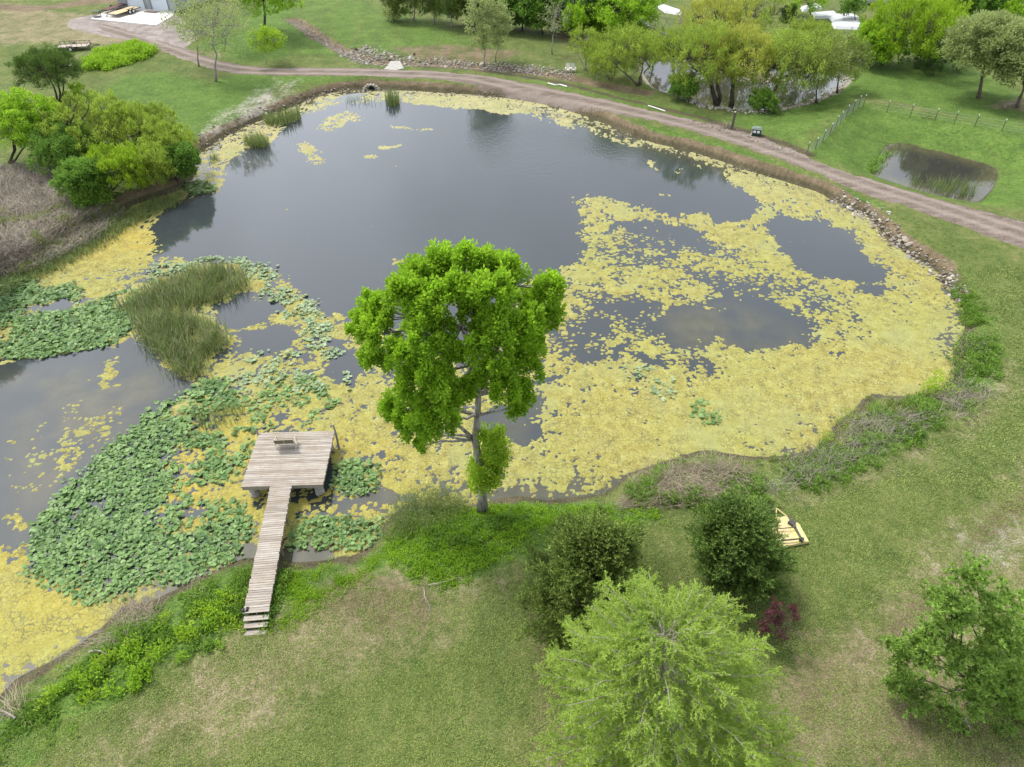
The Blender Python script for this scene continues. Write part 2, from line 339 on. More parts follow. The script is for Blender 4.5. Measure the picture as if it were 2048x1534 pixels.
# ------------------------------------------------------------ sheets cut from a field
def sheet(name, xs, ys, Ff, zf, mat, attr=None, parent=None):
    X, Y = np.meshgrid(xs, ys); f = Ff(X, Y); ny, nx = X.shape
    cf = (f[:-1,:-1] + f[:-1,1:] + f[1:,1:] + f[1:,:-1]) / 4; keep = cf > 0
    gy, gx = np.gradient(f); gx = gx / np.gradient(X, axis=1); gy = gy / np.gradient(Y, axis=0)
    idx = np.arange(nx*ny).reshape(ny, nx)
    kp = np.pad(keep, 1); cnt = kp[:-1,:-1].astype(int) + kp[:-1,1:] + kp[1:,1:] + kp[1:,:-1]
    bd = (cnt > 0) & (cnt < 4)
    g2 = gx*gx + gy*gy + 1e-6; st = -f / g2; dx = st*gx; dy = st*gy
    cell = np.gradient(X, axis=1) * .45; L = np.hypot(dx, dy) + 1e-9; k = np.minimum(1, cell / L)
    X = np.where(bd, X + dx*k, X); Y = np.where(bd, Y + dy*k, Y)
    F = np.c_[idx[:-1,:-1][keep], idx[:-1,1:][keep], idx[1:,1:][keep], idx[1:,:-1][keep]]
    used = np.unique(F); rm = np.full(nx*ny, -1); rm[used] = np.arange(len(used)); F = rm[F]
    x = X.ravel()[used]; y = Y.ravel()[used]; z = zf(x, y, bd.ravel()[used], f.ravel()[used])
    at_ = {k2: ('POINT', v(x, y)) for k2, v in (attr or {}).items()}
    return npmesh(name, np.c_[x, y, z], F, mat, at_, smooth_=True, parent=parent)
# road
g = NT('dirt_road'); n1 = g.noise(.9, 4, .6, sx=(.5, 1.6, 1)); n2 = g.noise(6, 4, .7); n3 = g.noise(18, 2)
rut = g.attr('rut')
c = g.ramp(g.math('ADD', g.math('MULTIPLY', n1, .55), g.math('MULTIPLY', n2, .45)), [(.36, (.082,.064,.050)), (.5, (.145,.115,.093)), (.64, (.23,.195,.165))])
c = g.mix(g.math('MULTIPLY', rut, .75), c, (.27,.225,.19)); c = g.mix(g.rng(n3, .58, .72, 0, .6), c, (.42,.36,.31))
RM = g.fin(g.bsdf(c, .92, bump=g.math('ADD', n2, n3), bs=.6, bd=.06, spec=.1))
RC = smooth(gpoly([(200,61),(300,93),(400,128),(480,145),(560,149),(700,151),(850,155),(950,162),(1050,183),(1150,203),(1250,226),(1350,249),(1450,276),(1550,308),(1650,345),(1750,381),(1850,413),(1950,446),(2048,480),(2300,565)]), 3, False)
def road_rut(x, y): d = segdist(x, y, RC, False); return np.exp(-((d-.95)/.35)**2)
road = sheet('road', np.arange(-115, 75, .35), np.arange(46, 150, .35), lambda X, Y: -sdf(X, Y, ROAD) - .35 + 1.2*(fbm(X, Y, 1.8, 1)-.5) + .25*(vn(X,Y,.5,2)-.5),
   lambda x, y, b, f: Hs(x, y) + .045 - .06*b - .02*road_rut(x, y), RM, {'rut': road_rut}); tag(road, kind='structure')
g = NT('gravel_yard'); n1 = g.noise(.5, 4, .6); n2 = g.noise(5, 4, .7)
c = g.ramp(g.math('ADD', g.math('MULTIPLY', n1, .5), g.math('MULTIPLY', n2, .5)), [(.36, (.13,.11,.095)), (.5, (.22,.19,.17)), (.64, (.33,.29,.26))])
YM = g.fin(g.bsdf(c, .95, bump=n2, bs=.5, bd=.05, spec=.1))
yard = sheet('gravel_yard', np.arange(-125, -50, .45), np.arange(95, 155, .45), lambda X, Y: -sdf(X, Y, YARD) + 2.0*(fbm(X, Y, 3, 1)-.5), lambda x, y, b, f: Hs(x, y) + .03 - .05*b, YM); tag(yard, kind='structure')

# ------------------------------------------------------------ water
def water_mat(name, ripple=None, deep=(.034,.041,.043), shal=(.062,.058,.032), rough=.05):
    g = NT(name); n = g.noise(.12, 3); n2 = g.noise(.9, 4, .6)
    c = g.mix(g.attr('shallow'), deep, g.mix(g.rng(n2, .35, .65), shal, tuple(x*1.5 for x in shal)))
    b = g.n('BsdfPrincipled'); g.put(b.inputs['Base Color'], c); b.inputs['Roughness'].default_value = rough; b.inputs['IOR'].default_value = 1.46; b.inputs['Specular IOR Level'].default_value = .5
    rp = g.noise(2.6, 4, .65, sx=(1, .55, 1)); fl = g.noise(.35, 2)
    bb = g.n('Bump'); bb.inputs['Distance'].default_value = .05
    g.put(bb.inputs['Strength'], g.math('ADD', .012, g.math('MULTIPLY', g.attr('ripple'), .9))); g.l(rp, bb.inputs['Height']); g.l(bb.outputs[0], b.inputs['Normal'])
    return g.fin(b)
WM = water_mat('pond_water'); WM2 = water_mat('small_pond_water', deep=(.035,.035,.03), rough=.03)
RP = gpoly([(940,230),(1040,235),(1120,245),(1230,275),(1300,305),(1260,325),(1180,330),(1080,345),(960,330),(930,280)])
SH = [gpoly(p) for p in ([(1290,600),(1480,590),(1640,660),(1600,700),(1450,720),(1350,690)], [(0,720),(280,690),(380,760),(300,830),(200,900),(60,1070),(0,1080)],
      [(-50,700),(90,730),(60,800),(-50,800)], [(980,820),(1110,770),(1080,890),(1010,890)])]
def shal_f(x, y):
    s = .8*(1 - sm(-5, .3, -sdf(x, y, POND)*-1)) if False else .75*(1-sm(.2, 4.5, -sdf(x, y, POND)))
    for P in SH: s = np.maximum(s, .7*(1-sm(-2.5, 1, sdf(x, y, P))) * sm(.25, .65, fbm(x, y, 2.5, 2)))
    return s
wx = np.arange(-60, 48, .5); wy = np.arange(8, 108, .5)
pw = sheet('pond_water', wx, wy, lambda X, Y: 1.2 - sdf(X, Y, POND), lambda x, y, b, f: 0*x, WM, {'ripple': lambda x, y: .06*sm(-.1,1,fbm(x,y,9,1)) + (1-sm(-3, 4, sdf(x, y, RP)))*sm(.1,.5,fbm(x,y,5,1)), 'shallow': shal_f}); tag(pw, kind='structure')
for nme, P, z in (('small_pond_water', SMALL, .15), ('creek_pond_water', POND2, PZ)):
    o = sheet(nme, np.arange(P[:,0].min()-2, P[:,0].max()+2, .5), np.arange(P[:,1].min()-2, P[:,1].max()+2, .5), lambda X, Y: .8 - sdf(X, Y, P), lambda x, y, b, f: 0*x + z, WM2,
       {'ripple': lambda x, y: .03+0*x, 'shallow': lambda x, y: .8*(1-sm(.2, 2.5, -sdf(x, y, P)))}); tag(o, kind='structure')

# ------------------------------------------------------------ floating algae
Z5 = lambda L: [(650+x/2.515, 450+y/2.515) for x, y in L]
Z6 = lambda L: [(x/2.926, 480+y/2.926) for x, y in L]
Z7 = lambda L: [(x/3.742, 840+y/3.742) for x, y in L]
Z66 = lambda L: [(1100+x/2.95, 280+y/2.95) for x, y in L]
# open-water holes: (px polygon, level inside [-1..1], edge softness m)
HOLES = [
 ([(612,232),(690,207),(760,205),(800,208),(860,214),(930,222),(1000,228),(1060,232),(1130,256),(1200,276),(1262,296),(1330,310),(1400,322),(1430,335),(1450,365),(1490,385),(1505,405),(1500,425),(1440,445),(1425,430),
   (1410,420),(1360,430),(1300,410),(1240,395),(1180,385),(1145,390),(1150,430),(1140,470),(1150,495),(1135,525),(1090,540),(1050,552),(1000,640),(900,690),(860,700),(790,650),(700,640),(640,618),(612,590),(600,555),(560,535),(500,520),(440,520),
   (380,515),(300,505),(310,470),(330,435),(350,410),(400,392),(455,385),(470,350),(468,335),(500,310),(560,275),(590,250)], -1.5, 1.3),
 ([(480,305),(545,290),(560,275),(585,250),(610,232),(590,300),(520,320),(475,345)], -.2, 2),
 ([(1560,440),(1620,448),(1690,455),(1700,478),(1740,500),(1790,550),(1740,557),(1680,548),(1640,547),(1600,528),(1570,495),(1545,465)], -1.4, 1.3),
 ([(1715,572),(1760,570),(1785,580),(1740,585)], -1, .6),
 ([(1180,600),(1280,598),(1340,615),(1400,618),(1470,592),(1520,588),(1560,615),(1600,640),(1630,655),(1622,685),(1560,690),(1530,700),(1495,718),(1460,690),(1420,670),(1380,690),(1345,685),(1290,660),(1240,650),(1170,690),(1135,690),(1130,640)], -.12, 1.6),
 ([(1470,610),(1540,610),(1610,650),(1600,680),(1520,690),(1490,705),(1440,665)], -1.2, 1.0), ([(1350,620),(1400,625),(1400,670),(1370,680),(1345,660)], -1.1, .8),
 ([(1150,700),(1250,705),(1420,720),(1450,740),(1420,750),(1340,730),(1240,722),(1160,716)], -.4, 1.2),
 ([(1225,445),(1330,440),(1390,460),(1400,500),(1330,505),(1250,480)], -.25, 2.0), ([(1360,540),(1440,545),(1500,560),(1560,555),(1560,580),(1490,590),(1400,570)], .15, 1.6),
 (Z5([(790,980),(850,1050),(960,1115),(1010,1100),(1075,1050),(1010,1000),(1100,930),(1110,830),(1185,780),(1060,790),(1080,870),(1000,925),(880,900),(830,920)]), -1.4, .8),
 (Z5([(20,600),(130,640),(165,740),(150,785),(90,775),(60,700)]), -1.2, .8), (Z5([(600,380),(820,350),(860,720),(700,780)]), -1, 2),
 ([(0,745),(60,722),(150,705),(280,690),(310,730),(350,760),(375,775),(350,800),(280,850),(235,895),(205,930),(150,985),(90,1035),(50,1075),(0,1095),(-200,1100),(-200,740)], -1.4, 1.2),
 ([(440,615),(470,592),(500,588),(530,600),(552,620),(530,640),(480,652),(448,645)], -1.3, .7), ([(488,670),(540,655),(590,655),(582,690),(550,705),(495,692)], -1.3, .7),
 ([(300,505),(320,515),(300,520),(230,520),(60,600),(80,560),(150,510)], .35, 3), ([(60,620),(140,600),(150,625),(90,640)], -.6, 1),
 ([(1840,660),(1890,650),(1930,640),(1935,700),(1910,725),(1860,715)], -.25, 1.5), ([(1850,530),(1900,560),(1925,620),(1920,660),(1880,600)], -.3, 1.5),
 ([(1230,955),(1215,985),(1150,995),(1000,1000),(1010,985),(1120,978),(1190,960)], -.8, 1),
 ([(700,1000),(740,990),(830,1000),(800,1015),(720,1020)], -.4, .8), ([(655,880),(668,960),(650,985),(648,940)], -1.0, .4),
 ([(760,215),(640,215),(700,180),(800,190)], .25, 2), ([(1090,210),(1200,245),(1320,295),(1380,315),(1280,290),(1150,240)], .3, 2),
 ([(500,1100),(650,1110),(640,1140),(500,1130)], -1, .8), ([(330,1200),(500,1120),(520,1140),(350,1210)], -1, .8),
]
ISL = [([(585,285),(625,280),(655,300),(650,325),(620,318),(590,300)],.5,.8),([(595,325),(650,312),(655,318),(640,330)],.5,.6),([(780,245),(815,250),(835,262),(790,258)],.6,.6),([(825,255),(880,252),(870,260),(830,263)],.5,.6),
 ([(755,290),(780,285),(818,292),(780,300),(757,298)],.7,.6),([(710,305),(750,303),(750,320),(725,325)],.4,.7),([(640,235),(700,215),(745,235),(680,260),(640,265),(600,270)],.3,1.0),
 (Z66([(540,100),(620,115),(670,180),(640,195),(580,150)]),.7,.6),(Z66([(745,155),(810,155),(812,200),(750,200)]),.6,.6),(Z66([(865,140),(930,140),(935,185),(880,185)]),.6,.6),
 (Z66([(620,320),(710,295),(710,335),(640,345)]),.6,.6),(Z66([(1420,595),(1510,580),(1510,605),(1430,605)]),.7,.5),([(1730,500),(1755,505),(1765,525),(1740,520)],.6,.5),
 (Z6([(560,740),(620,680),(690,680),(690,740),(740,830),(780,860),(700,890),(600,860),(540,790)]),.45,.7),(Z6([(500,800),(480,820),(540,810)]),.5,.4),
 (Z6([(330,1010),(500,905),(580,940),(560,1000),(740,960),(720,1060),(600,1110),(400,1110)]),.3,.9),
 (Z7([(280,340),(400,170),(520,0),(700,0),(900,60),(860,100),(700,130),(560,240),(640,290),(560,400),(400,500),(330,520),(400,420)]),.45,1.0),(Z7([(20,140),(160,160),(150,210),(40,200)]),.6,.4),(Z7([(0,260),(110,250),(100,300),(0,320)]),.6,.4),
 (Z7([(140,320),(220,190),(320,200),(250,280)]),.6,.5),(Z7([(240,110),(330,60),(320,110),(260,130)]),.5,.4),(Z7([(0,780),(80,660),(260,680),(150,800),(0,880)]),.5,.9),(Z7([(0,900),(200,940),(200,1100),(0,1050)]),.3,1.0),
 ([(1150,760),(1450,770),(1700,690),(1850,640),(1900,740),(1750,790),(1640,880),(1560,905),(1420,895),(1200,960),(1110,900)],1.25,5),([(1700,440),(1850,540),(1900,620),(1800,640),(1800,560),(1740,500)],1.1,3),([(0,1150),(180,1200),(190,1260),(0,1330)],1.15,2),([(400,1000),(560,1000),(560,1060),(420,1060)],1.1,2),([(60,880),(120,840),(250,800),(230,870),(120,960),(40,1000)],.05,1.2),([(0,960),(80,900),(60,1000),(0,1040)],.1,1.2),([(110,510),(280,430),(330,490),(200,580),(90,560)],1.0,2.5),([(1290,625),(1340,625),(1300,650)],.2,.8),([(1180,620),(1250,630),(1240,645),(1170,640)],.3,.6),([(600,560),(640,580),(640,600),(605,590)],-.2,1),(Z6([(1700,190),(1790,180),(1770,250),(1700,250)]),.3,.6),
 (Z5([(300,170),(390,140),(430,180),(380,210),(320,200)]),.25,.6),
]
HOLES.append((Z7([(1000,60),(850,190),(600,420),(440,540),(280,740),(260,1000),(330,1130),(560,1230),(660,1340),(900,1260),(1100,1150),(1400,1050),(1750,950),(1750,800),(1400,900),(1150,850),(1100,700),(1180,500),(1250,300),(1350,120),(1250,0)]), -.35, .8))
HW = [(poly(p), a, b) for p, a, b in HOLES]; IW = [(poly(p), a, b) for p, a, b in ISL]
def bl(X, Y, P, soft):
    m = (X > P[:,0].min()-soft*2.5) & (X < P[:,0].max()+soft*2.5) & (Y > P[:,1].min()-soft*2.5) & (Y < P[:,1].max()+soft*2.5)
    e = np.zeros(X.shape); e[m] = 1 - sm(-soft, soft, sdf(X[m], Y[m], P)); return e
def algae_f(X, Y):
    wx_ = X + 1.6*(fbm(X, Y, 3.0, 1)-.5) + .7*(vn(X, Y, .8, 3)-.5); wy_ = Y + 1.6*(fbm(X, Y, 3.0, 2)-.5) + .7*(vn(X, Y, .8, 0)-.5)
    V = .70 + .7*(fbm(X, Y, 7, 3, 2)-.5)
    for P, lv, soft in HW: b = bl(wx_, wy_, P, soft); V = V*(1-b) + np.minimum(lv, V)*b
    for P, lv, soft in IW: b = bl(wx_, wy_, P, soft*1.2); V = V*(1-b) + np.maximum(lv+.12, V)*b
    f1, f2 = worley(X + .3*vn(X, Y, .5, 2), Y + .3*vn(X, Y, .5, 1), .50, 0)
    g1, g2 = worley(X, Y, .25, 2)
    f = V + 1.15*(fbm(X, Y, 2.2, 0, 4)-.5) + 1.35*(fbm(X, Y, .45, 2, 2)-.5)
    f += .75*(np.minimum((f2-f1)*2.8, 1)-.80) + .75*(np.minimum((g2-g1)*2.6, 1)-.85)
    f = np.where(V < -1.1, np.where((vn(X, Y, .55, 2) > .93) & (fbm(X, Y, 5, 1, 2) > .56), .25, np.minimum(f, -.05)), f)
    return np.where(sdf(X, Y, POND) < .35*(fbm(X,Y,1.2,1)-.3), f, -1)
def algae_at(X, Y):
    V = np.full(X.shape, .62)
    for P, lv, soft in HW: b = bl(X, Y, P, soft); V = V*(1-b) + np.minimum(lv, V)*b
    return V
g = NT('algae'); n1 = g.noise(.10, 3); n2 = g.noise(1.4, 4, .65); n3 = g.noise(9, 4, .75)
f = g.math('ADD', g.math('MULTIPLY', n2, .45), g.math('MULTIPLY', n3, .55))
c1 = g.ramp(f, [(.34, (.10,.09,.022)), (.45, (.255,.22,.050)), (.58, (.35,.335,.10)), (.72, (.44,.43,.20))])
c2 = g.ramp(f, [(.34, (.14,.10,.015)), (.45, (.32,.245,.032)), (.58, (.42,.34,.06)), (.72, (.46,.40,.13))])
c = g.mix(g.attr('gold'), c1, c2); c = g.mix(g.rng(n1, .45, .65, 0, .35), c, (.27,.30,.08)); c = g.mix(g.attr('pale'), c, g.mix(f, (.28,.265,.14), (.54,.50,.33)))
vo = g.n('TexVoronoi', feature='DISTANCE_TO_EDGE'); vo.inputs['Scale'].default_value = 3.1; dn_ = g.n('TexNoise'); dn_.inputs['Scale'].default_value = 3; g.l(g.pos(), dn_.inputs['Vector'])
va_ = g.n('VectorMath', operation='SCALE'); g.l(dn_.outputs['Color'], va_.inputs[0]); va_.inputs[3].default_value = .5; vb_ = g.n('VectorMath', operation='ADD'); g.l(va_.outputs[0], vb_.inputs[0]); g.l(g.pos(), vb_.inputs[1]); g.l(vb_.outputs[0], vo.inputs['Vector'])
crk = g.math('MULTIPLY', g.rng(vo.outputs['Distance'], .02, .10, 1, 0), g.rng(g.noise(.9, 3), .42, .58, .15, 1)); c = g.mix(g.math('MULTIPLY', crk, .8), c, (.10,.095,.05))
c = g.mix(g.math('MULTIPLY', g.rng(g.noise(5, 3, .7), .57, .66, 0, 1), .55), c, (.12,.115,.055))
c = g.mix(g.math('MULTIPLY', g.rng(g.noise(15, 3, .75), .50, .64, 0, 1), g.rng(g.noise(.35, 3), .4, .6, .25, .7)), c, (.15,.145,.075))
c = g.mix(g.rng(g.noise(.22, 4, .6), .50, .66, 0, .5), c, (.25,.265,.11))
AM = g.fin(g.bsdf(c, .8, bump=f, bs=.9, bd=.07, spec=.15))
GOLD = [poly(p) for p in ([(400,850),(520,800),(760,900),(800,1000),(560,1090),(300,1040),(280,950)], [(0,1080),(160,1180),(200,1250),(0,1340),(-100,1200)], [(230,400),(330,400),(330,520),(180,520)], [(490,240),(560,220),(560,260),(480,330)])]
ax = np.arange(-46, 39, .092); ay = np.r_[np.arange(13, 60, .088), np.arange(60, 101, .19)]
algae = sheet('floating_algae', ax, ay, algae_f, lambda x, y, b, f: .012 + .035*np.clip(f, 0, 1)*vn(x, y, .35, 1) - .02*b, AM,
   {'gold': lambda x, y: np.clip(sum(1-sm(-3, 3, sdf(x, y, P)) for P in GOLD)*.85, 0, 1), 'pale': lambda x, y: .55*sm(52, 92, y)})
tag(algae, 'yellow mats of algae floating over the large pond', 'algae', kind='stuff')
# ------------------------------------------------------------ leaves, blades, twigs
def nrm(v): return v / (np.linalg.norm(v, axis=1, keepdims=True) + 1e-9)
def rdir(n, r): return nrm(r.normal(size=(n, 3)))
def leaf_arrays(C, A, L, Wd, r):
    n = len(C); A = nrm(A); B = nrm(np.cross(A, rdir(n, r))); N = np.cross(A, B)
    L = np.broadcast_to(L, n)[:, None] * r.uniform(.7, 1.25, (n, 1)); Wd = np.broadcast_to(Wd, n)[:, None] * r.uniform(.75, 1.2, (n, 1))
    M = C + A*L*.45 + N*L*.10
    V = np.stack([C, M + B*Wd/2, C + A*L, M - B*Wd/2], 1).reshape(-1, 3)
    return V, np.arange(4*n).reshape(-1, 4)
def leaves(name, C, A, L, Wd, mat, r, parent=None, tint=None):
    V, F = leaf_arrays(C, A, L, Wd, r)
    return npmesh(name, V, F, mat, {'tint': ('FACE', r.random(len(C)) if tint is None else tint)}, parent=parent)
def blades(name, Bs, H, Wd, lean, mat, r, parent=None, curve=.5):
    n = len(Bs); a = r.uniform(0, 2*np.pi, n); d = np.c_[np.cos(a), np.sin(a), 0*a]; H = H*r.uniform(.6, 1.15, n); s = np.c_[-d[:,1], d[:,0], 0*a]*(Wd/2)
    ln = (lean*r.uniform(.1, 1.3, n)*H)[:, None]; up = np.array([0, 0, 1.])
    m = Bs + up*(H*.55)[:, None] + d*ln*.3; t = Bs + up*(H*(1-.15*curve))[:, None] + d*ln
    V = np.stack([Bs-s, Bs+s, m+s*.8, m-s*.8, m-s*.8, m+s*.8, t+s*.12, t-s*.12], 1).reshape(-1, 3)
    return npmesh(name, V, np.arange(8*n).reshape(-1, 4), mat, {'tint': ('FACE', np.repeat(r.random(n), 2))}, parent=parent)
def fibres(name, P0, D, L, rad, mat, r, parent=None):
    """thin three sided twigs"""
    n = len(P0); D = nrm(D); L = np.broadcast_to(L, n)[:, None]*r.uniform(.5, 1.3, (n, 1)); B = nrm(np.cross(D, rdir(n, r))); C = np.cross(D, B); rad = np.broadcast_to(rad, n)[:, None]
    ring = [B, -.5*B+.87*C, -.5*B-.87*C]; mid = P0 + D*L*.5 + rdir(n, r)*L*.07; V = []
    for P, k in ((P0, 1), (mid, .75), (P0 + D*L, .25)):
        for q in ring: V.append(P + q*rad*k)
    V = np.stack(V, 1).reshape(-1, 3); b = (9*np.arange(n))[:, None, None]
    f = np.array([[i+3*l, (i+1) % 3+3*l, (i+1) % 3+3*(l+1), i+3*(l+1)] for l in (0, 1) for i in range(3)])
    return npmesh(name, V, (b + f[None]).reshape(-1, 4), mat, {'tint': ('FACE', np.repeat(r.random(n), 6))}, parent=parent)
LEAF = {
 'bright': foliage('bright_leaves', (.09,.20,.010), (.42,.66,.045), .45, big=.8),
 'green':  foliage('green_leaves', (.06,.14,.022), (.21,.37,.05), .4),
 'mid':    foliage('mid_leaves', (.085,.13,.026), (.27,.34,.07), .4),
 'dark':   foliage('dark_leaves', (.03,.07,.018), (.12,.21,.045), .3),
 'willow': foliage('willow_leaves', (.15,.215,.026), (.42,.56,.085), .5),
 'gold':   foliage('gold_willow_leaves', (.24,.26,.032), (.56,.60,.12), .5),
 'lime':   foliage('lime_leaves', (.15,.27,.016), (.40,.57,.04), .45),
 'pale':   foliage('pale_leaves', (.15,.21,.06), (.42,.48,.18), .4),
 'cedar':  foliage('cedar_needles', (.030,.050,.012), (.24,.34,.065), .2, big=.7),
 'cedarg': foliage('cedar_green_needles', (.026,.048,.014), (.20,.32,.06), .2, big=.7),
 'cypress':foliage('cypress_needles', (.16,.27,.032), (.42,.56,.105), .45, big=.6),
 'ash':    foliage('glossy_leaves', (.085,.18,.028), (.40,.58,.12), .4, .4),
 'red':    foliage('maroon_leaves', (.05,.018,.022), (.20,.06,.075), .3),
 'weed':   foliage('weed_leaves', (.07,.15,.02), (.25,.41,.06), .4, big=.5),
 'weedl':  foliage('lime_weed_leaves', (.12,.25,.012), (.36,.56,.045), .45, big=.5),
 'reed':   foliage('reed_blades', (.08,.13,.035), (.27,.33,.11), .35, big=.4),
 'straw':  foliage('dry_straw', (.20,.165,.11), (.55,.47,.34), .1, .8, big=.4),
 'brush':  foliage('dead_brush', (.11,.095,.075), (.38,.335,.27), .0, .9, big=.4),
 'speck':  foliage('lawn_blades', (.09,.14,.025), (.36,.44,.12), .2, big=.5),
 'lily':   foliage('lily_leaf', (.028,.085,.018), (.24,.38,.12), .25, .45, big=.5),
 'lilyp':  foliage('pale_lily_leaf', (.12,.19,.08), (.33,.42,.23), .2, .45, big=.5),
}
def bark(name, a, b, sc=3):
    g = NT(name); n = g.noise(sc, 5, .7, sx=(2.5, 2.5, .5)); n2 = g.noise(14, 3)
    return g.fin(g.bsdf(g.mix(g.rng(n, .35, .65), a, b), .9, bump=g.math('ADD', n, n2), bs=.8, bd=.04, spec=.1))
BARK = {'grey': bark('grey_bark', (.13,.12,.105), (.42,.395,.36)), 'brown': bark('brown_bark', (.06,.048,.036), (.20,.165,.13)),
        'dark': bark('dark_bark', (.035,.03,.024), (.12,.10,.08)), 'pale': bark('pale_twigs', (.20,.17,.14), (.42,.38,.33))}
def curve(a, b, n, wob, rr, sag=0):
    a, b = Vector(a), Vector(b); L = (b-a).length; out = []
    for i in range(n+1):
        t = i/n; p = a.lerp(b, t); w = math.sin(math.pi*t)*wob*L
        out.append(p + Vector((rr.uniform(-1,1), rr.uniform(-1,1), rr.uniform(-.5,.5)))*w + Vector((0,0,sag*L*math.sin(math.pi*t))))
    return out
def crown_points(lobes, n_cl, r, shell=.55, low=-.75):
    P = []; O = []; RR = []; w = np.array([l[1]**2 for l in lobes]); w /= w.sum()
    cs = np.array([l[0] for l in lobes]); rs = np.array([l[1] for l in lobes])
    k = r.choice(len(lobes), n_cl*2, p=w); d = rdir(n_cl*2, r); d[:, 2] = np.where(d[:,2] < low, -d[:,2], d[:,2])
    q = cs[k] + d*rs[k][:, None]*r.uniform(shell, 1., (n_cl*2, 1))
    deep = np.zeros(len(q), int)
    for c, rad in zip(cs, rs): deep += np.linalg.norm(q-c, axis=1) < rad*.8
    keep = (deep <= 1) | (r.random(len(q)) < .3); q = q[keep][:n_cl]; return q, d[keep][:n_cl], k[keep][:n_cl]
def tree(name, label, cat, bx, by, lobes, leafk, barkk, n_cl=120, per=60, rc=.5, L=.3, Wd=.18, mode='round', trunk=None, tr=.15, seed=1, group=None, shell=.55, twigs=True, forks=None, gap=0., limbs=True, flat_=.8):
    r = np.random.default_rng(seed); rr = random.Random(seed)
    z0 = gz(bx, by) - .1; root = empty(name, (bx, by, z0), label=label, cat=cat, group=group)
    base = Vector((bx, by, z0)); cen = Vector(np.mean([l[0] for l in lobes], 0)); 
    zs = [l[0][2] for l in lobes]; topz = max(zs)
    if trunk is None:
        starts = [base] if not forks else [base + Vector((math.cos(a)*tr*1.2, math.sin(a)*tr*1.2, 0)) for a in [i*6.28/forks for i in range(forks)]]
        trunks = []
        for i, s_ in enumerate(starts):
            tgt = Vector(lobes[rr.randrange(len(lobes))][0]) if forks else Vector((cen.x*.9+bx*.1, cen.y*.9+by*.1, cen.z))
            trunks.append(curve(s_, tgt, 6, .035, rr))
    else: trunks = [trunk]
    m = MB()
    for t in trunks: m.tube(t, [tr*(1.35 if i == 0 else 1)*(1-.72*i/(len(t)-1)) for i in range(len(t))], 8)
    link('trunk', m.mesh('trunk', BARK[barkk], True), root)
    q, d, k = crown_points(lobes, n_cl, r, shell)
    if limbs:
        hubs = []
        for i, (c, rad) in enumerate(lobes):
            c = Vector(c); t = trunks[i % len(trunks)]
            cand = [p for p in t[1:] if p.z < c.z - .2] or [t[1]]
            s_ = min(cand, key=lambda p: (p-c).length + max(0, .6*(c.z-p.z) - (p-c).length)*2)
            pts = curve(s_, c, 5, .06, rr, .04); hubs.append(pts)
        mm = MB()
        for i, pts in enumerate(hubs): mm.tube(pts, [tr*.30*(1-.8*j/5)+.012 for j in range(6)], 5, False)
        if twigs:
            for i in range(min(len(q), 260)):
                h = hubs[int(k[i])]; mm.tube(curve(h[rr.choice((3, 4, 5))], Vector(q[i]), 3, .1, rr), [tr*.10+.008, tr*.08+.006, tr*.05+.004, .003], 3, False)
        link('limbs', mm.mesh('limbs', BARK[barkk], True), root)
    n = len(q)*per; ci = np.repeat(np.arange(len(q)), per); sz = r.uniform(.6, 1.25, len(q))[ci][:, None]*rc
    cl_t = r.random(len(q))[ci]
    off = rdir(n, r) * (r.random((n, 1))**.5) * sz; off[:, 2] *= flat_
    if mode == 'round':
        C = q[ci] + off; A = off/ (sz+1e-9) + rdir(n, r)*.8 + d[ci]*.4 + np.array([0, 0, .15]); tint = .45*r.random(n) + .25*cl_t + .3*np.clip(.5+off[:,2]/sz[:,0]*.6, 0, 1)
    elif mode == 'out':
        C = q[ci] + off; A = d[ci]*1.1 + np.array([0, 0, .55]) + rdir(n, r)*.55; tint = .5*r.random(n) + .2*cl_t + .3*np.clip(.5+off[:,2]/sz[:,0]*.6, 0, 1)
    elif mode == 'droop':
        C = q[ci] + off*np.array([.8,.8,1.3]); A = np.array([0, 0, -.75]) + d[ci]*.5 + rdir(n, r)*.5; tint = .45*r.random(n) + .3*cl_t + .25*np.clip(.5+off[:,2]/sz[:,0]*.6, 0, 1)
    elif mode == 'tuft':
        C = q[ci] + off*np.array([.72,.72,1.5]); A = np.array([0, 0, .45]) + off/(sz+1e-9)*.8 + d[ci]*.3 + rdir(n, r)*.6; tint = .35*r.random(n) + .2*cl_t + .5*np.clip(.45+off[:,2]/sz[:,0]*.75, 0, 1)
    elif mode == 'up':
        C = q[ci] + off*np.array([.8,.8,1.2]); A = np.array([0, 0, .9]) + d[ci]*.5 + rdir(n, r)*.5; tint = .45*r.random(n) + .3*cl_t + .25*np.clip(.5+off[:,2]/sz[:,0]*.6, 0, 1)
    elif mode == 'rosette':
        ns = 9; hub = rdir(len(q)*ns, r)*(r.random((len(q)*ns, 1))**.6)*rc; hub[:, 2] *= .55; hb = np.repeat(q, ns, 0) + hub
        per2 = per // ns; hi = np.repeat(np.arange(len(hb)), per2); n = len(hi); C = hb[hi]; A = rdir(n, r) + np.array([0, 0, .75]); tint = .4*r.random(n) + .6*r.random(len(hb))[hi]
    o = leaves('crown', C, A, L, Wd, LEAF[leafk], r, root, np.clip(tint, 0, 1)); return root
def px_lobes(Yb, L, jit=0, seed=3):
    """crown masses given where they stand: (px, py, radius px, offset away from the trunk plane in metres)"""
    out = []
    for a in L:
        px, py, rp, dy = a; c = at_depth(px, py, Yb + dy); dist = (c - Vector((0, 0, CAMH))).length; out.append((tuple(c), rp*dist/FPX))
    return out
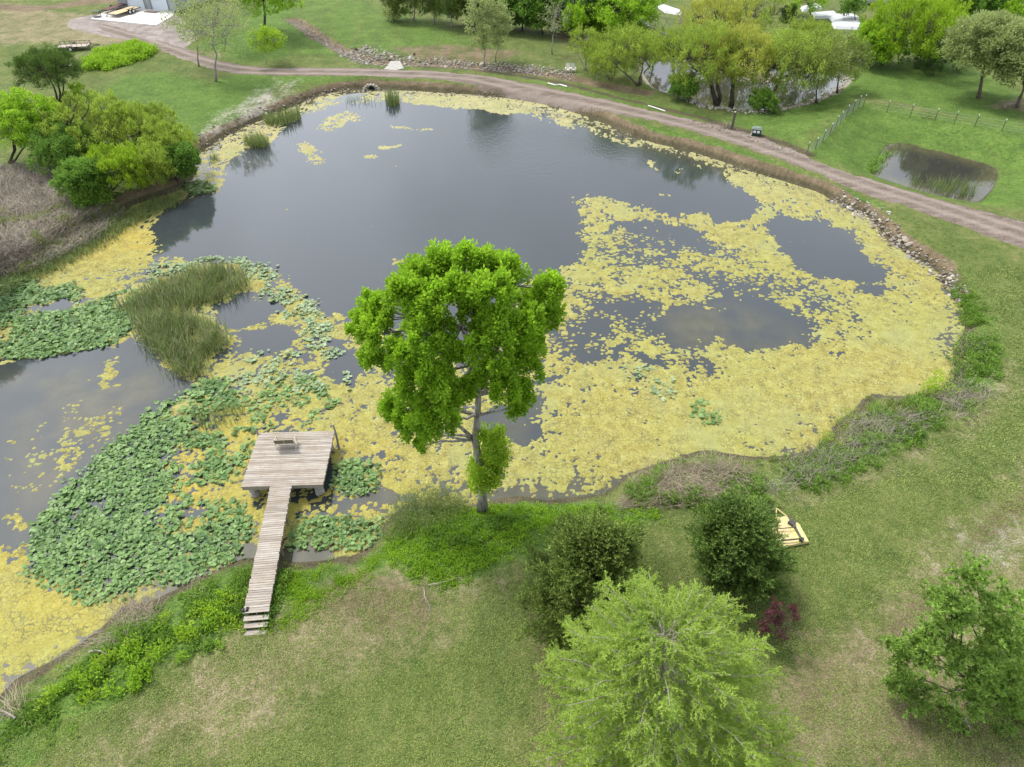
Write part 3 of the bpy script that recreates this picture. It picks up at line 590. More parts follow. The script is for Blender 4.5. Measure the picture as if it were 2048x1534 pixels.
def auto_lobes(bx, by, topx, topy, hw, seed, n=9, asp=1.0, lowf=.25):
    """rounded crown: top given by pixel, hw = half width in pixels"""
    rr = random.Random(seed); c = at_depth(topx, topy, by); dist = (c - Vector((0, 0, CAMH))).length; rad = hw*dist/FPX
    z1 = c.z; z0 = gz(bx, by) + (z1-gz(bx, by))*lowf; cx, cy, cz = c.x, by, (z0+z1)/2; hz = (z1-z0)/2
    out = [((cx, cy, cz+.1*hz), rad*.55)]
    for i in range(n):
        a = i*2.4 + rr.random(); zz = 1 - 2*(i+.5)/n; q = math.sqrt(1-zz*zz)
        lr = rad*rr.uniform(.34, .5)
        out.append(((cx + math.cos(a)*q*(rad-lr)*rr.uniform(.85,1.1), cy + math.sin(a)*q*(rad-lr), cz + zz*max(.1, hz-lr*.9)*rr.uniform(.85,1.05)), lr))
    return out

# ---- the cottonwood by the water
b = at(965, 1022); Yb = b.y
ML = [(936,518,42,0),(885,530,38,.5),(837,548,42,0),(988,541,44,.5),(1028,545,35,-.5),(809,590,42,-1.5),(752,622,46,0),(724,652,34,.3),(769,668,48,-1),(857,615,50,-2),(920,592,48,-1.5),
 (988,590,48,-2),(1099,575,38,0),(1079,612,46,.3),(1107,645,30,0),(1048,652,50,-1.6),(1000,655,42,-2.4),(849,676,46,-2.6),(877,706,40,-2.2),(815,722,44,-2),(752,720,32,0),(996,702,42,-2.6),
 (1040,722,44,-1.5),(1067,690,38,0),(873,758,44,-2.8),(829,770,40,-2),(904,796,36,-2.6),(1048,786,30,-1),(1008,774,36,-1.8),(817,818,42,-1.2),(785,812,28,0),(866,824,44,-2.2),
 (849,868,38,-1.4),(826,856,36,-.5),(898,845,26,-1.8),(841,893,20,-.8),(900,560,40,2.5),(1020,600,36,2.6),(830,640,40,2.6),(1060,655,38,2.4),(962,640,32,-1.2),(985,735,26,-1.5),(905,720,34,-2.2),(880,652,30,-1.6),(945,628,30,-1.4),(958,668,26,-1.8),(940,700,32,-2.4),(958,765,28,-2),(930,775,28,-2.2),(1028,815,26,-.8),(1062,738,34,-.4)]
lob = [(c_, r_*.87) for c_, r_ in px_lobes(Yb, ML)]
tk = [b + Vector((0,0,-.1)), at_depth(965,985,Yb), at_depth(960,930,Yb), at_depth(950,880,Yb-.1), at_depth(955,830,Yb-.2), at_depth(957,790,Yb-.1), at_depth(946,725,Yb), at_depth(925,655,Yb), at_depth(915,600,Yb+.3)]
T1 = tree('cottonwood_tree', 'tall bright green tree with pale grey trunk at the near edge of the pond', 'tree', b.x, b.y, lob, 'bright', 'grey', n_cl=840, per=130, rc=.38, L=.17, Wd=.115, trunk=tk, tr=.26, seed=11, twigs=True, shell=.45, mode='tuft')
mm = MB(); mm.tube([at_depth(950,882,Yb), at_depth(930,862,Yb-.4), at_depth(905,840,Yb-.9), at_depth(870,820,Yb-1.2)], [.13,.10,.06,.03], 7)
mm.tube([at_depth(957,795,Yb), at_depth(968,760,Yb+.3), at_depth(975,715,Yb+.4), at_depth(985,640,Yb+.3)], [.12,.09,.06,.03], 7)
link('limb', mm.mesh('limb', BARK['grey'], True), T1)
r = np.random.default_rng(5); q, d, k = crown_points(px_lobes(Yb, [(982,868,22,-.2),(988,905,30,-.3),(972,945,36,-.4),(995,935,20,.2),(960,965,18,-.3)]), 90, r); ci = np.repeat(np.arange(len(q)), 90)
off = rdir(len(ci), r)*r.random((len(ci), 1))**.5*.4; leaves('trunk_sprouts', q[ci]+off, off+rdir(len(ci), r)*.3+[0,0,.2], .15, .10, LEAF['lime'], r, T1)

# ---- two cedars, cypress, broad leaved tree, red shrub on the near lawn
def cedar(bx_, topx, topy, hw, lab, seed, leafk, nm='cedar_tree', grp=None):
    b = at(*bx_); rr = random.Random(seed); r = np.random.default_rng(seed)
    top = at_depth(topx, topy, b.y); dist = (top-Vector((0,0,CAMH))).length; rad = hw*(dist+2.5)/FPX; H = top.z - b.z
    root = empty(nm, b, label=lab, cat='tree', group=grp)
    m = MB(); m.tube(curve(b+Vector((0,0,-.1)), top, 6, .02, rr), [.22,.2,.17,.13,.09,.05,.02], 8); link('trunk', m.mesh('trunk', BARK['brown'], True), root)
    nb = 330; C = []; A = []; Tn = []; mb = MB()
    for i in range(nb):
        t = (i+.5)/nb; h = .06 + .94*t; env = rad*min(1, (h/.18)**.6)*(1-h**1.7)**.75 * rr.uniform(.66, 1.16) + .12; a = i*2.399 + rr.random()*.6; env *= 1.0 + .13*math.sin(2*a+seed)*math.cos(7*h) + .10*math.sin(5*a+9*h)
        st = Vector((b.x+(top.x-b.x)*h, b.y, b.z+H*h*.92)); dv = Vector((math.cos(a), math.sin(a), rr.uniform(.1,.55)+h*.8)); en = st + dv.normalized()*env*1.08
        mb.tube([st, st.lerp(en,.5)+Vector((0,0,-.04*env)), en], [.025,.015,.004], 3, False)
        ns = int(10 + 16*env)
        for j in range(ns):
            f = rr.uniform(.35, 1)**.7; p = st.lerp(en, f) + Vector((rr.gauss(0,.13), rr.gauss(0,.13), rr.gauss(0,.10)))
            sd = (dv.normalized() + Vector((rr.gauss(0,.5), rr.gauss(0,.5), rr.gauss(.25,.35)))).normalized(); n_ = 13; tt = rr.random()
            for q_ in range(n_):
                C.append(p + sd*(q_*.035)); A.append(sd*.9 + Vector((rr.gauss(0,.5), rr.gauss(0,.5), rr.gauss(0,.4)))); Tn.append(min(1, max(0, -.05 + .5*f*tt + .045*q_ + .15*rr.random())))
    link('branches', mb.mesh('branches', BARK['brown']), root)
    leaves('needles', np.array(C), np.array(A), .13, .045, LEAF[leafk], r, root, np.array(Tn)); return root
cedar((1168,1262), 1196, 1050, 132, 'broad dark olive cedar left of the feathery pale green tree', 21, 'cedar')
cedar((1468,1165), 1478, 1010, 88, 'dark green cedar beside the yellow mower deck', 22, 'cedarg')

def cypress():
    b = at(1312, 1545); top = at_depth(1335, 1258, b.y); rr = random.Random(31); r = np.random.default_rng(31)
    H = top.z - b.z; root = empty('cypress_tree', b, label='big feathery light green tree in the foreground, seen from above', cat='tree')
    m = MB(); trunk = [b + (top-b)*t + Vector((.12*math.sin(5*t), .1*math.cos(4*t), 0)) for t in np.linspace(0, 1, 9)]
    m.tube(trunk, [.26,.23,.2,.17,.14,.1,.07,.04,.015], 8); link('trunk', m.mesh('trunk', BARK['pale'], True), root)
    mb = MB(); C = []; A = []; Tn = []; nb = 270
    for i in range(nb):
        h = .10 + .90*(i/nb)**.95; env = 5.0*(1-h**1.9)**.62*min(1, .55+h*1.6)*rr.uniform(.72, 1.1) + .25; a = i*2.399 + rr.gauss(0,.25)
        k = h*8; i0 = min(7, int(k)); st = trunk[i0].lerp(trunk[i0+1], k-i0); u = Vector((math.cos(a), math.sin(a), 0))
        rise = (.12 + .75*h)*env*rr.uniform(.6, 1.1)
        def P(t): return st + u*env*t + Vector((0, 0, rise*(t - .55*t*t*(1.5-h))))
        pts = [P(t)+Vector((rr.gauss(0,.04), rr.gauss(0,.04), rr.gauss(0,.04)))*(1 if t else 0) for t in (0, .25, .5, .75, 1)]
        mb.tube(pts, [.008+.018*env/4*x for x in (1.4, 1, .7, .4, .15)], 4, False)
        nt_ = int(8 + 8*env)
        for j in range(nt_):
            t = rr.uniform(.22, 1)**.75; p = P(t); side = 1 if j % 2 else -1
            s_ = (u*rr.uniform(.5, 1) + Vector((-u.y, u.x, 0))*side*rr.uniform(.3, 1) + Vector((0,0,rr.gauss(-.05,.25)))).normalized()
            tl = rr.uniform(.35, .85)*(1.15-.5*t); tt = rr.random()
            if j % 3 == 0: mb.tube([p, p+s_*tl*.6], [.006, .003], 3, False)
            nl = 26
            for q_ in range(nl):
                f = q_/nl; pp = p + s_*tl*f + Vector((0,0,-.10*f*f*tl)); w = Vector((rr.gauss(0,.8), rr.gauss(0,.8), rr.gauss(0,.5)))
                C.append(pp); A.append(s_*.8 + w); Tn.append(min(1, max(0, .1+.35*tt+.3*t+.25*rr.random())))
    link('branches', mb.mesh('branches', BARK['pale']), root)
    leaves('needles', np.array(C), np.array(A), .115, .030, LEAF['cypress'], r, root, np.array(Tn))
cypress()
b = at(1975, 1395)
LL = [(1950,1165,42,.6),(1890,1205,38,.2),(2020,1215,45,.3),(1985,1250,50,0),(1850,1300,45,0),(1905,1320,45,-.6),(1960,1330,42,-.8),(2040,1300,50,.2),(1800,1310,32,.2),(1790,1365,28,.1),(1830,1385,34,-.4),(2010,1390,50,-1),
      (1950,1400,42,-1.2),(2060,1410,50,-.5),(1880,1440,40,-.8),(1960,1470,45,-1.2),(2040,1480,52,-1),(1850,1490,38,-.5),(1890,1520,40,-1),(2000,1560,60,-1.4),(1915,1230,30,0),(1870,1250,26,.5)]
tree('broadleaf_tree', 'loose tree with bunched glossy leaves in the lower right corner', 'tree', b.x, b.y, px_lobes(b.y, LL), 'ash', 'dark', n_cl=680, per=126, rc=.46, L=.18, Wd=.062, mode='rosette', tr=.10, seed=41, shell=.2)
b = at(1545, 1290)
tree('red_shrub', 'small airy maroon leaved sapling right of the feathery pale green tree', 'shrub', b.x, b.y, px_lobes(b.y, [(1535,1235,18,0),(1560,1245,20,0),(1548,1215,16,.2),(1585,1215,12,0),(1590,1238,11,0),(1525,1255,12,0),(1570,1270,14,0),(1595,1220,7,0)]), 'red', 'brown', n_cl=85, per=26, rc=.16, L=.085, Wd=.05, tr=.03, seed=42, shell=.3)
# ------------------------------------------------------------ background trees: (name, label, cat, base px, top px, half width px, leaf, bark, mode, opts)
def bt(name, label, base, top, hw, leafk, barkk='brown', mode='round', cat='tree', n=9, n_cl=110, per=42, L=.30, Wd=.18, rc=.62, tr=.14, forks=None, lowf=.25, seed=None, group=None, shell=.5, twigs=True, flat_=.8):
    hw *= (1.42 if base[1] < 230 else 1.22) if leafk in ('willow','gold','mid') else 1.15; lowf *= .75 if leafk in ('willow','gold') else 1; n_cl = int(n_cl*1.25); bt.i += 1; seed = seed or 100+bt.i; b = at(*base)
    lobes = auto_lobes(b.x, b.y, top[0], top[1], hw, seed, n, lowf=lowf)
    return tree(name, label, cat, b.x, b.y, lobes, leafk, barkk, n_cl=n_cl, per=per, rc=rc, L=L, Wd=Wd, mode=mode, tr=tr, forks=forks, seed=seed, group=group, shell=shell, twigs=twigs, flat_=flat_)
bt.i = 0
# left side
bt('juniper_tree', 'dark multi trunked juniper leaning over the small trailer at the left', (120,208), (84,112), 48, 'cedarg', 'dark', 'out', n=12, n_cl=190, per=75, L=.30, Wd=.07, rc=.65, tr=.16, forks=3, lowf=.45)
bt('shrub', 'small round yellow green shrub beside the dark juniper', (152,212), (152,172), 26, 'lime', cat='shrub', n=5, n_cl=30, per=40, L=.2, rc=.4, tr=.04, lowf=.1)
bt('young_tree', 'tall thin leaved pale tree standing between the driveway and the pond', (431,163), (412,-12), 62, 'pale', 'grey', n=14, n_cl=170, per=13, L=.26, Wd=.17, rc=.8, tr=.17, lowf=.28)
bt('young_tree', 'thin leaved pale tree just left of the taller one by the driveway', (398,133), (375,-5), 45, 'pale', 'grey', n=10, n_cl=110, per=12, L=.26, Wd=.17, rc=.8, tr=.12, lowf=.3)
bt('young_tree', 'slender sparse tree between the pale driveway trees and the dark limbed green tree', (447,103), (455,-30), 38, 'pale', 'grey', n=8, n_cl=80, per=11, L=.28, Wd=.18, rc=.8, tr=.10, lowf=.25)
bt('spreading_tree', 'bright green tree with dark spreading limbs at the top edge left of the lawn', (527,72), (525,-50), 66, 'bright', 'dark', n=12, n_cl=130, per=50, L=.36, Wd=.22, rc=.8, tr=.25, lowf=.42)
bt('sapling', 'small lime yellow sapling on the grass in front of the dark limbed tree', (531,128), (530,56), 34, 'lime', 'grey', n=8, n_cl=70, per=26, L=.28, Wd=.16, rc=.55, tr=.06, lowf=.3)
for i, (x, y, t, hw, lab) in enumerate([(787,40,-45,30,'leftmost dark cedar of the clump at the top edge'),(828,42,-50,34,'dark cedar second from the left in the clump at the top edge'),(868,48,-50,33,'dark cedar in the middle of the top edge clump'),(903,55,-40,34,'cedar with a bare pale trunk at the right of the top edge clump'),(935,42,-40,26,'narrow greener cedar at the right end of the top edge clump')]):
    bt('cedar_tree', lab, (x,y), (x,t), hw, 'cedarg' if i % 2 else 'cedar', 'grey', 'up', n=9, n_cl=110, per=45, L=.40, Wd=.10, rc=.7, lowf=.06, group='dark cedars along the top edge')
bt('shrub', 'light green bush at the foot of the leftmost top edge cedar', (783,42), (783,16), 17, 'pale', cat='shrub', n=4, n_cl=24, per=40, rc=.5, tr=.04, lowf=.1)
bt('poplar_tree', 'tall narrow pale green poplar with its trunk by the rocky ditch', (969,133), (965,-20), 33, 'pale', 'grey', n=14, n_cl=130, per=26, L=.28, Wd=.18, rc=.6, tr=.11, lowf=.18)
bt('poplar_tree', 'shorter narrow poplar just right of the tall one by the ditch', (991,123), (998,-5), 26, 'pale', 'grey', n=10, n_cl=80, per=22, L=.28, Wd=.18, rc=.6, tr=.08, lowf=.2)
bt('bare_tree', 'nearly leafless slender tree on the grass right of the poplars', (1104,109), (1112,-5), 30, 'pale', 'grey', n=10, n_cl=130, per=4, L=.2, Wd=.12, rc=.8, tr=.10, lowf=.3)
rows = [((1010,60),(1010,-25),26,'green','dense green tree directly behind the poplars'),((1045,62),(1045,-40),28,'dark','dark green tree behind the grass between poplar and bare tree'),((1085,68),(1082,-40),30,'green','green tree behind the nearly leafless one'),
        ((1130,66),(1128,-20),26,'dark','dark tree between the bare tree and the bright conical tree'),((1205,80),(1205,-20),28,'dark','dark green tree just right of the bright conical tree'),((1150,48),(1150,-45),30,'dark','shadowy tree at the top edge behind the bright conical tree'),
        ((960,50),(950,-45),30,'mid','mid green tree at the top edge between the cedars and the poplars'),((1185,52),(1185,-60),30,'green','green tree at the top edge left of the large rounded one')]
for i, (ba, to, hw, lk, lab) in enumerate(rows):
    bt('woodland_tree', lab, ba, to, hw*1.25, lk, 'dark', 'round', n=9, n_cl=130, per=50, L=.42, Wd=.26, rc=.75, tr=.15, lowf=.04, group='dense tree line at the top edge')
bt('conical_tree', 'bright yellow green conical tree in the tree line left of the willows', (1160,84), (1160,0), 30, 'bright', 'brown', 'up', n=9, n_cl=100, per=50, L=.34, Wd=.16, rc=.6, lowf=.04)
bt('rounded_tree', 'large rounded fresh green tree behind the left end of the willows', (1262,92), (1258,-35), 64, 'bright', 'brown', n=13, n_cl=190, per=60, L=.36, Wd=.22, rc=.8, tr=.2, lowf=.06)
# willows by the creek pond
bt('small_willow', 'small upright willow with several stems left of the creek willows', (1172,141), (1170,52), 27, 'willow', 'grey', 'up', n=9, n_cl=80, per=36, L=.28, Wd=.07, rc=.55, tr=.07, forks=4, lowf=.32)
bt('willow_shrub', 'light green willow bush, leftmost of the creek thicket', (1222,160), (1218,85), 36, 'willow', 'brown', 'up', 'shrub', n=10, n_cl=120, per=46, L=.28, Wd=.08, rc=.6, forks=3, lowf=.08)
bt('willow_tree', 'rounded olive green willow over the left end of the creek pond', (1278,170), (1262,58), 52, 'willow', 'brown', 'up', n=12, n_cl=170, per=48, L=.30, Wd=.08, rc=.7, forks=3, lowf=.25)
bt('willow_tree', 'darker green willow behind the bare forked snag', (1305,140), (1300,60), 36, 'mid', 'brown', 'up', n=9, n_cl=100, per=44, L=.30, Wd=.09, rc=.6, forks=2, lowf=.2)
bt('shrub', 'low dark green bush at the foot of the creek willows', (1370,198), (1372,150), 28, 'green', cat='shrub', n=6, n_cl=60, per=50, L=.28, rc=.5, tr=.05, lowf=.05)
bt('willow_tree', 'big yellow green willow with thick dark trunk beside the creek pond', (1434,212), (1410,45), 66, 'willow', 'dark', 'up', n=16, n_cl=270, per=50, L=.32, Wd=.08, rc=.75, tr=.34, lowf=.28)
bt('willow_tree', 'yellow willow with thick trunk standing right against the biggest one', (1462,216), (1478,52), 58, 'gold', 'dark', 'up', n=14, n_cl=220, per=44, L=.32, Wd=.08, rc=.75, tr=.34, lowf=.40)
bt('willow_tree', 'leaning willow with yellow tipped crown at the right of the creek pond', (1538,214), (1585,70), 70, 'willow', 'dark', 'droop', n=16, n_cl=280, per=50, L=.34, Wd=.08, rc=.75, tr=.3, lowf=.35)
bt('willow_tree', 'golden willow showing behind the creek willows near the top edge', (1430,95), (1440,-5), 58, 'gold', 'brown', 'up', n=12, n_cl=160, per=44, L=.36, Wd=.10, rc=.8, tr=.2, lowf=.12)
bt('willow_tree', 'loose green willow at the top edge above the leaning one', (1525,85), (1520,-30), 58, 'willow', 'brown', 'up', n=12, n_cl=140, per=34, L=.36, Wd=.10, rc=.8, tr=.2, lowf=.1)
bt('willow_tree', 'light green willow between the leaning one and the white sheets', (1628,135), (1618,48), 46, 'willow', 'brown', 'up', n=10, n_cl=130, per=42, L=.34, Wd=.10, rc=.7, tr=.15, lowf=.15)
bt('young_tree', 'open olive green tree on the right bank of the creek pond', (1633,206), (1650,85), 42, 'mid', 'dark', n=11, n_cl=130, per=30, L=.24, Wd=.16, rc=.7, tr=.12, lowf=.3)
bt('young_tree', 'open olive green tree second along the right bank of the creek pond', (1674,187), (1690,70), 44, 'mid', 'dark', n=11, n_cl=130, per=34, L=.24, Wd=.16, rc=.7, tr=.12, lowf=.25)
bt('shrub', 'bright green bush wrapped round the foot of the leaning willow', (1530,222), (1530,186), 26, 'weed', cat='shrub', n=5, n_cl=50, per=50, L=.28, rc=.5, tr=.05, lowf=.05)
bt('rounded_tree', 'dense rounded tree between the creek trees and the far lawn', (1765,130), (1765,42), 42, 'bright', 'brown', n=11, n_cl=150, per=55, L=.32, Wd=.2, rc=.7, tr=.18, lowf=.05)
bt('spreading_tree', 'wide dome shaped bright green tree behind the far lawn', (1862,132), (1862,-22), 82, 'lime', 'brown', 'up', n=16, n_cl=280, per=55, L=.36, Wd=.15, rc=.85, tr=.3, lowf=.06)
bt('understory_shrub', 'dark low thicket under the dome shaped tree', (1880,135), (1870,92), 48, 'dark', cat='shrub', n=8, n_cl=90, per=50, L=.34, rc=.6, tr=.05, lowf=.05)
bt('silvery_tree', 'large pale silvery green tree with slanting trunk on the far right lawn', (1957,196), (2003,28), 56, 'pale', 'brown', n=16, n_cl=300, per=55, L=.32, Wd=.2, rc=.75, tr=.24, lowf=.32)
bt('silvery_tree', 'pale green tree cut off by the right edge above the fence', (2035,215), (2075,95), 55, 'pale', 'brown', n=10, n_cl=110, per=50, L=.32, Wd=.2, rc=.75, tr=.2, lowf=.35)
bt('woodland_tree', 'green tree at the top right behind the dome shaped and silvery trees', (1955,62), (1955,-40), 50, 'green', 'brown', n=10, n_cl=120, per=50, L=.42, Wd=.26, rc=.8, lowf=.05)
bt('woodland_tree', 'green tree in the top right corner of the view', (2040,60), (2040,-50), 60, 'bright', 'brown', n=10, n_cl=120, per=50, L=.42, Wd=.26, rc=.8, lowf=.05)
bt('small_tree', 'small dark green tree in front of the white sheets', (1712,42), (1712,-8), 20, 'green', 'brown', n=7, n_cl=50, per=40, L=.34, rc=.6, tr=.1, lowf=.2)
bt('small_tree', 'narrow dark evergreen rising behind the creek willows', (1582,60), (1580,5), 13, 'dark', 'brown', 'up', n=6, n_cl=50, per=44, L=.34, rc=.5, tr=.1, lowf=.1)
bt('small_tree', 'loose bright green tree at the top edge beside the narrow evergreen', (1625,35), (1620,-40), 36, 'bright', 'brown', n=8, n_cl=70, per=36, L=.38, rc=.8, lowf=.1)
# left thicket
lt = [((20,325),(15,185),60,'bright','round','dense bright green tree at the left edge beside the thicket'),((75,300),(70,200),40,'lime','round','yellow green tree standing between the left edge tree and the thicket'),
      ((120,345),(115,260),55,'green','round','green bushy tree at the left end of the willow thicket'),((165,322),(175,192),72,'willow','up','largest light green willow in the left thicket'),
      ((255,315),(255,215),64,'willow','up','light green willow in the middle of the left thicket'),((325,335),(318,250),48,'willow','up','willow at the pond side of the left thicket'),
      ((215,385),(220,300),58,'lime','up','bright front willow of the left thicket beside the dead grass'),((150,402),(150,320),42,'green','round','dark green bush at the front of the left thicket'),
      ((285,372),(285,300),46,'willow','up','low willow in front of the middle one in the left thicket'),((352,360),(350,290),32,'green','round','dark green bush at the water end of the left thicket'),((170,410),(172,370),26,'weed','round','small bright green bush lowest in front of the left thicket')]
for ba, to, hw, lk, md, lab in lt:
    sh = 'bush' in lab
    bt('bush' if sh else 'willow_tree' if 'willow' in lab else 'broadleaf_tree', lab, ba, to, hw, lk, 'dark', md, 'shrub' if sh else 'tree', n=12, n_cl=int(80+2.2*hw), per=56, L=.25, Wd=.07 if md == 'up' else .13, rc=.48, tr=.12, forks=None if sh else 3, lowf=.12)
bt('broadleaf_tree', 'tree just outside the left edge, seen as a dark reflection in the left open water', (-215,580), (-190,420), 70, 'green', 'dark', n=12, n_cl=200, per=50, L=.28, Wd=.16, rc=.6, lowf=.15)
weeds_later = 1
# bare snags
def snag(name, label, base, tips, r0, bk, seed, fork=None):
    b = at(*base); rr = random.Random(seed); o = empty(name, b, label=label, cat='bare tree'); m = MB()
    hub = at_depth(*fork, b.y); m.tube(curve(b, hub, 5, .04, rr), [r0*(1-.09*i) for i in range(6)], 7); link('trunk', m.mesh('trunk', BARK[bk], True), o); m = MB()
    for (px, py, dy, k) in tips:
        t = at_depth(px, py, b.y+dy); pts = curve(hub, t, 6, .07, rr, .05); m.tube(pts, [r0*.55*k*(1-.8*i/6)+.01 for i in range(7)], 6, False)
        for _ in range(9):
            j = rr.randrange(2, 7); q = Vector(pts[j]); e = q + Vector((rr.gauss(0,1), rr.gauss(0,.8), rr.uniform(.2,1.3)))*rr.uniform(.4,1.0); p2 = curve(q, e, 3, .12, rr); m.tube(p2, [.035*k, .025*k, .015*k, .006], 4, False)
            for _ in range(3): s_ = Vector(p2[rr.randrange(1,4)]); m.tube([s_, s_+Vector((rr.gauss(0,.4), rr.gauss(0,.3), rr.uniform(0,.5)))], [.012, .004], 3, False)
    link('branches', m.mesh('branches', BARK[bk], True), o)
snag('bare_tree', 'dark bare branched tree rising out of the left willow thicket', (140,335), [(75,222,-.5,1),(118,232,.5,.9),(155,205,.5,1.1),(178,212,-.5,1),(215,265,-.8,.9),(60,240,.6,.7),(140,200,0,.7)], .22, 'dark', 61, (137,290))
snag('dead_tree', 'grey forked dead tree in front of the creek thicket', (1350,175), [(1292,50,-.5,1.3),(1362,35,.4,1),(1330,30,.8,.7),(1352,60,.2,.8),(1310,70,.5,.6)], .26, 'grey', 62, (1343,80))
snag('dead_tree', 'brown dead trunk with broken top between the two thick willows', (1440,210), [(1432,58,-.3,1.5),(1455,52,-.2,1),(1372,130,-2,1.1),(1405,95,-1,1)], .28, 'brown', 63, (1434,105))
# ------------------------------------------------------------ scatter helpers
def scatter(pts, n, r, z=.65, soft=0., field=None):
    P = poly(pts, z) if not isinstance(pts, np.ndarray) else pts
    x = r.uniform(P[:,0].min(), P[:,0].max(), n*4); y = r.uniform(P[:,1].min(), P[:,1].max(), n*4)
    k = inside(x + (r.normal(size=n*4)*soft if soft else 0), y + (r.normal(size=n*4)*soft if soft else 0), P)
    if field is not None: k &= r.random(n*4) < field(x, y)
    return x[k][:n], y[k][:n]
def area(P): x, y = P[:,0], P[:,1]; return abs(np.dot(x, np.roll(y, 1)) - np.dot(y, np.roll(x, 1)))/2
def clumpy(s, lo=.42, hi=.58, k=1): return lambda x, y: sm(lo, hi, fbm(x, y, s, k, 3))
def weeds(name, label, pts, dens, mat, r, H=.35, L=.16, Wd=.08, rc=.22, per=26, soft=.3, field=None, cat='weeds'):
    P = gpoly(pts); n = int(area(P)*dens); x, y = scatter(P, n, r, soft=soft, field=field or clumpy(2.2, .3, .55)); z = np.maximum(Hs(x, y), .02)
    hh = H*(.35+1.1*fbm(x, y, 1.6, 2)**1.5*1.6); ci = np.repeat(np.arange(len(x)), per); m = len(ci)
    off = rdir(m, r)*(r.random((m, 1))**.5); off[:,2] = np.abs(off[:,2])
    C = np.c_[x, y, z][ci] + off*np.c_[np.full(m, rc), np.full(m, rc), hh[ci]]; A = off*[1,1,.6] + rdir(m, r)*.5 + [0,0,.25]
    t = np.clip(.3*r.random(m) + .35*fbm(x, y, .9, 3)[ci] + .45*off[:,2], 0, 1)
    o = leaves(name, C, A, L, Wd, LEAF[mat], r, None, t); tag(o, label, cat, kind='stuff'); return o
def dry(name, label, pts, dens, mat, r, H=.5, lean=1.0, w=.018, soft=.3, field=None, cat='dry grass'):
    P = gpoly(pts); n = int(area(P)*dens); x, y = scatter(P, n, r, soft=soft, field=field or clumpy(2, .3, .55, 2)); z = np.maximum(Hs(x, y), .02)
    o = blades(name, np.c_[x, y, z-.03], np.full(len(x), H), w, lean, LEAF[mat], r); tag(o, label, cat, kind='stuff'); return o
r = np.random.default_rng(77)
# lily beds
def pad_mesh(sz, seed, k):
    rr = random.Random(seed); n = 9; v = [(0,0,-.035*sz)]; f = []
    for i in range(n):
        a = .35 + (2*math.pi-.55)*i/(n-1); q = sz/2*rr.uniform(.88, 1.08); v.append((math.cos(a)*q*1.12, math.sin(a)*q*.92, .06*sz*math.sin(a*2+seed)+rr.uniform(0,.03)*sz))
    for i in range(1, n): f.append((0, i, i+1)) if i+1 <= n else None
    me = bpy.data.meshes.new('lily_pad'); me.from_pydata(v, [], f); me.materials.append(LEAF[k]); at_ = me.attributes.new('tint', 'FLOAT', 'FACE')
    tt = rr.random()
    for i in range(len(f)): at_.data[i].value = min(1, max(0, tt + rr.uniform(-.12, .12)))
    me.polygons.foreach_set('use_smooth', [False]*len(f)); me.update(); return me
PM = {k: [pad_mesh(1, s, k) for s in range(10)] for k in ('lily', 'lilyp')}
def lily(name, label, pts, dens, r, size=.27, k='lily', lift=.14, tilt=.45, field=None, parts=300, soft=.25, group=None):
    P = poly(pts, .1); n = int(area(P)*dens); x, y = scatter(P, n, r, soft=soft, field=field or clumpy(1.8, .22, .48, 3))
    ok = sdf(x, y, POND) < .3; x, y = x[ok], y[ok]; m = len(x)
    if m < 3: return
    z = .04 + lift*r.random(m)*(.4 + fbm(x, y, 1.2, 1)); s = size*r.uniform(.5, 1.35, m); rot = r.uniform(0, 6.28, m); tx = r.normal(size=m)*tilt*.6; ty = r.normal(size=m)*tilt*.6
    root = empty(name, (x.mean(), y.mean(), 0), label=label, cat='water plants', group=group)
    o_ = np.argsort(y - s*3)  # nearest ones show largest
    for i in o_[:parts]:
        o = bpy.data.objects.new('lily_pad', PM[k][int(r.integers(10))]); COL.objects.link(o); o.parent = root
        o.location = (x[i]-root.location.x, y[i]-root.location.y, z[i]); o.rotation_euler = (tx[i], ty[i], rot[i]); o.scale = (s[i],)*3
    rest = o_[parts:]
    if len(rest):
        V = []; F = []; T = []; base = 0
        for q in range(10):
            me = PM[k][q]; v0 = np.array([t.co[:] for t in me.vertices]); f0 = np.array([t.vertices[:] for t in me.polygons]); ii = rest[q::10]
            ca, sa = np.cos(rot[ii])[:,None], np.sin(rot[ii])[:,None]; vx = (v0[None,:,0]*ca - v0[None,:,1]*sa); vy = (v0[None,:,0]*sa + v0[None,:,1]*ca); vz = v0[None,:,2] + vx*ty[ii][:,None] + vy*tx[ii][:,None]
            vv = np.stack([vx*s[ii][:,None]+x[ii][:,None], vy*s[ii][:,None]+y[ii][:,None], vz*s[ii][:,None]+z[ii][:,None]], 2)
            V.append(vv.reshape(-1, 3)); F.append((f0[None] + (base + len(v0)*np.arange(len(ii)))[:,None,None]).reshape(-1, 3)); T.append(np.clip(np.repeat(r.random(len(ii)), len(f0)) + r.uniform(-.1,.1,len(ii)*len(f0)), 0, 1)); base += len(v0)*len(ii)
        o = npmesh('lily_pads', np.concatenate(V), np.concatenate(F), LEAF[k], {'tint': ('FACE', np.concatenate(T))}, parent=root); o['kind'] = 'stuff'
    return root
lily('lily_bed', 'large dense bed of dark green lily leaves left of the dock walkway', Z7([(1040,30),(960,100),(850,160),(700,300),(590,420),(430,520),(400,640),(260,720),(240,900),(240,1020),(200,1110),(290,1180),(420,1210),(520,1290),(640,1400),(760,1340),(920,1310),(1060,1220),(1280,1210),(1450,1180),(1600,1100),(1760,1060),(1870,960),(1870,780),(1700,760),(1560,760),(1380,870),(1180,820),(1140,680),(1250,560),(1380,480),(1280,430),(1230,300),(1300,200),(1400,130),(1380,40),(1250,0)]), 62, r, size=.225, tilt=.38, field=clumpy(1.5, .12, .34, 3))
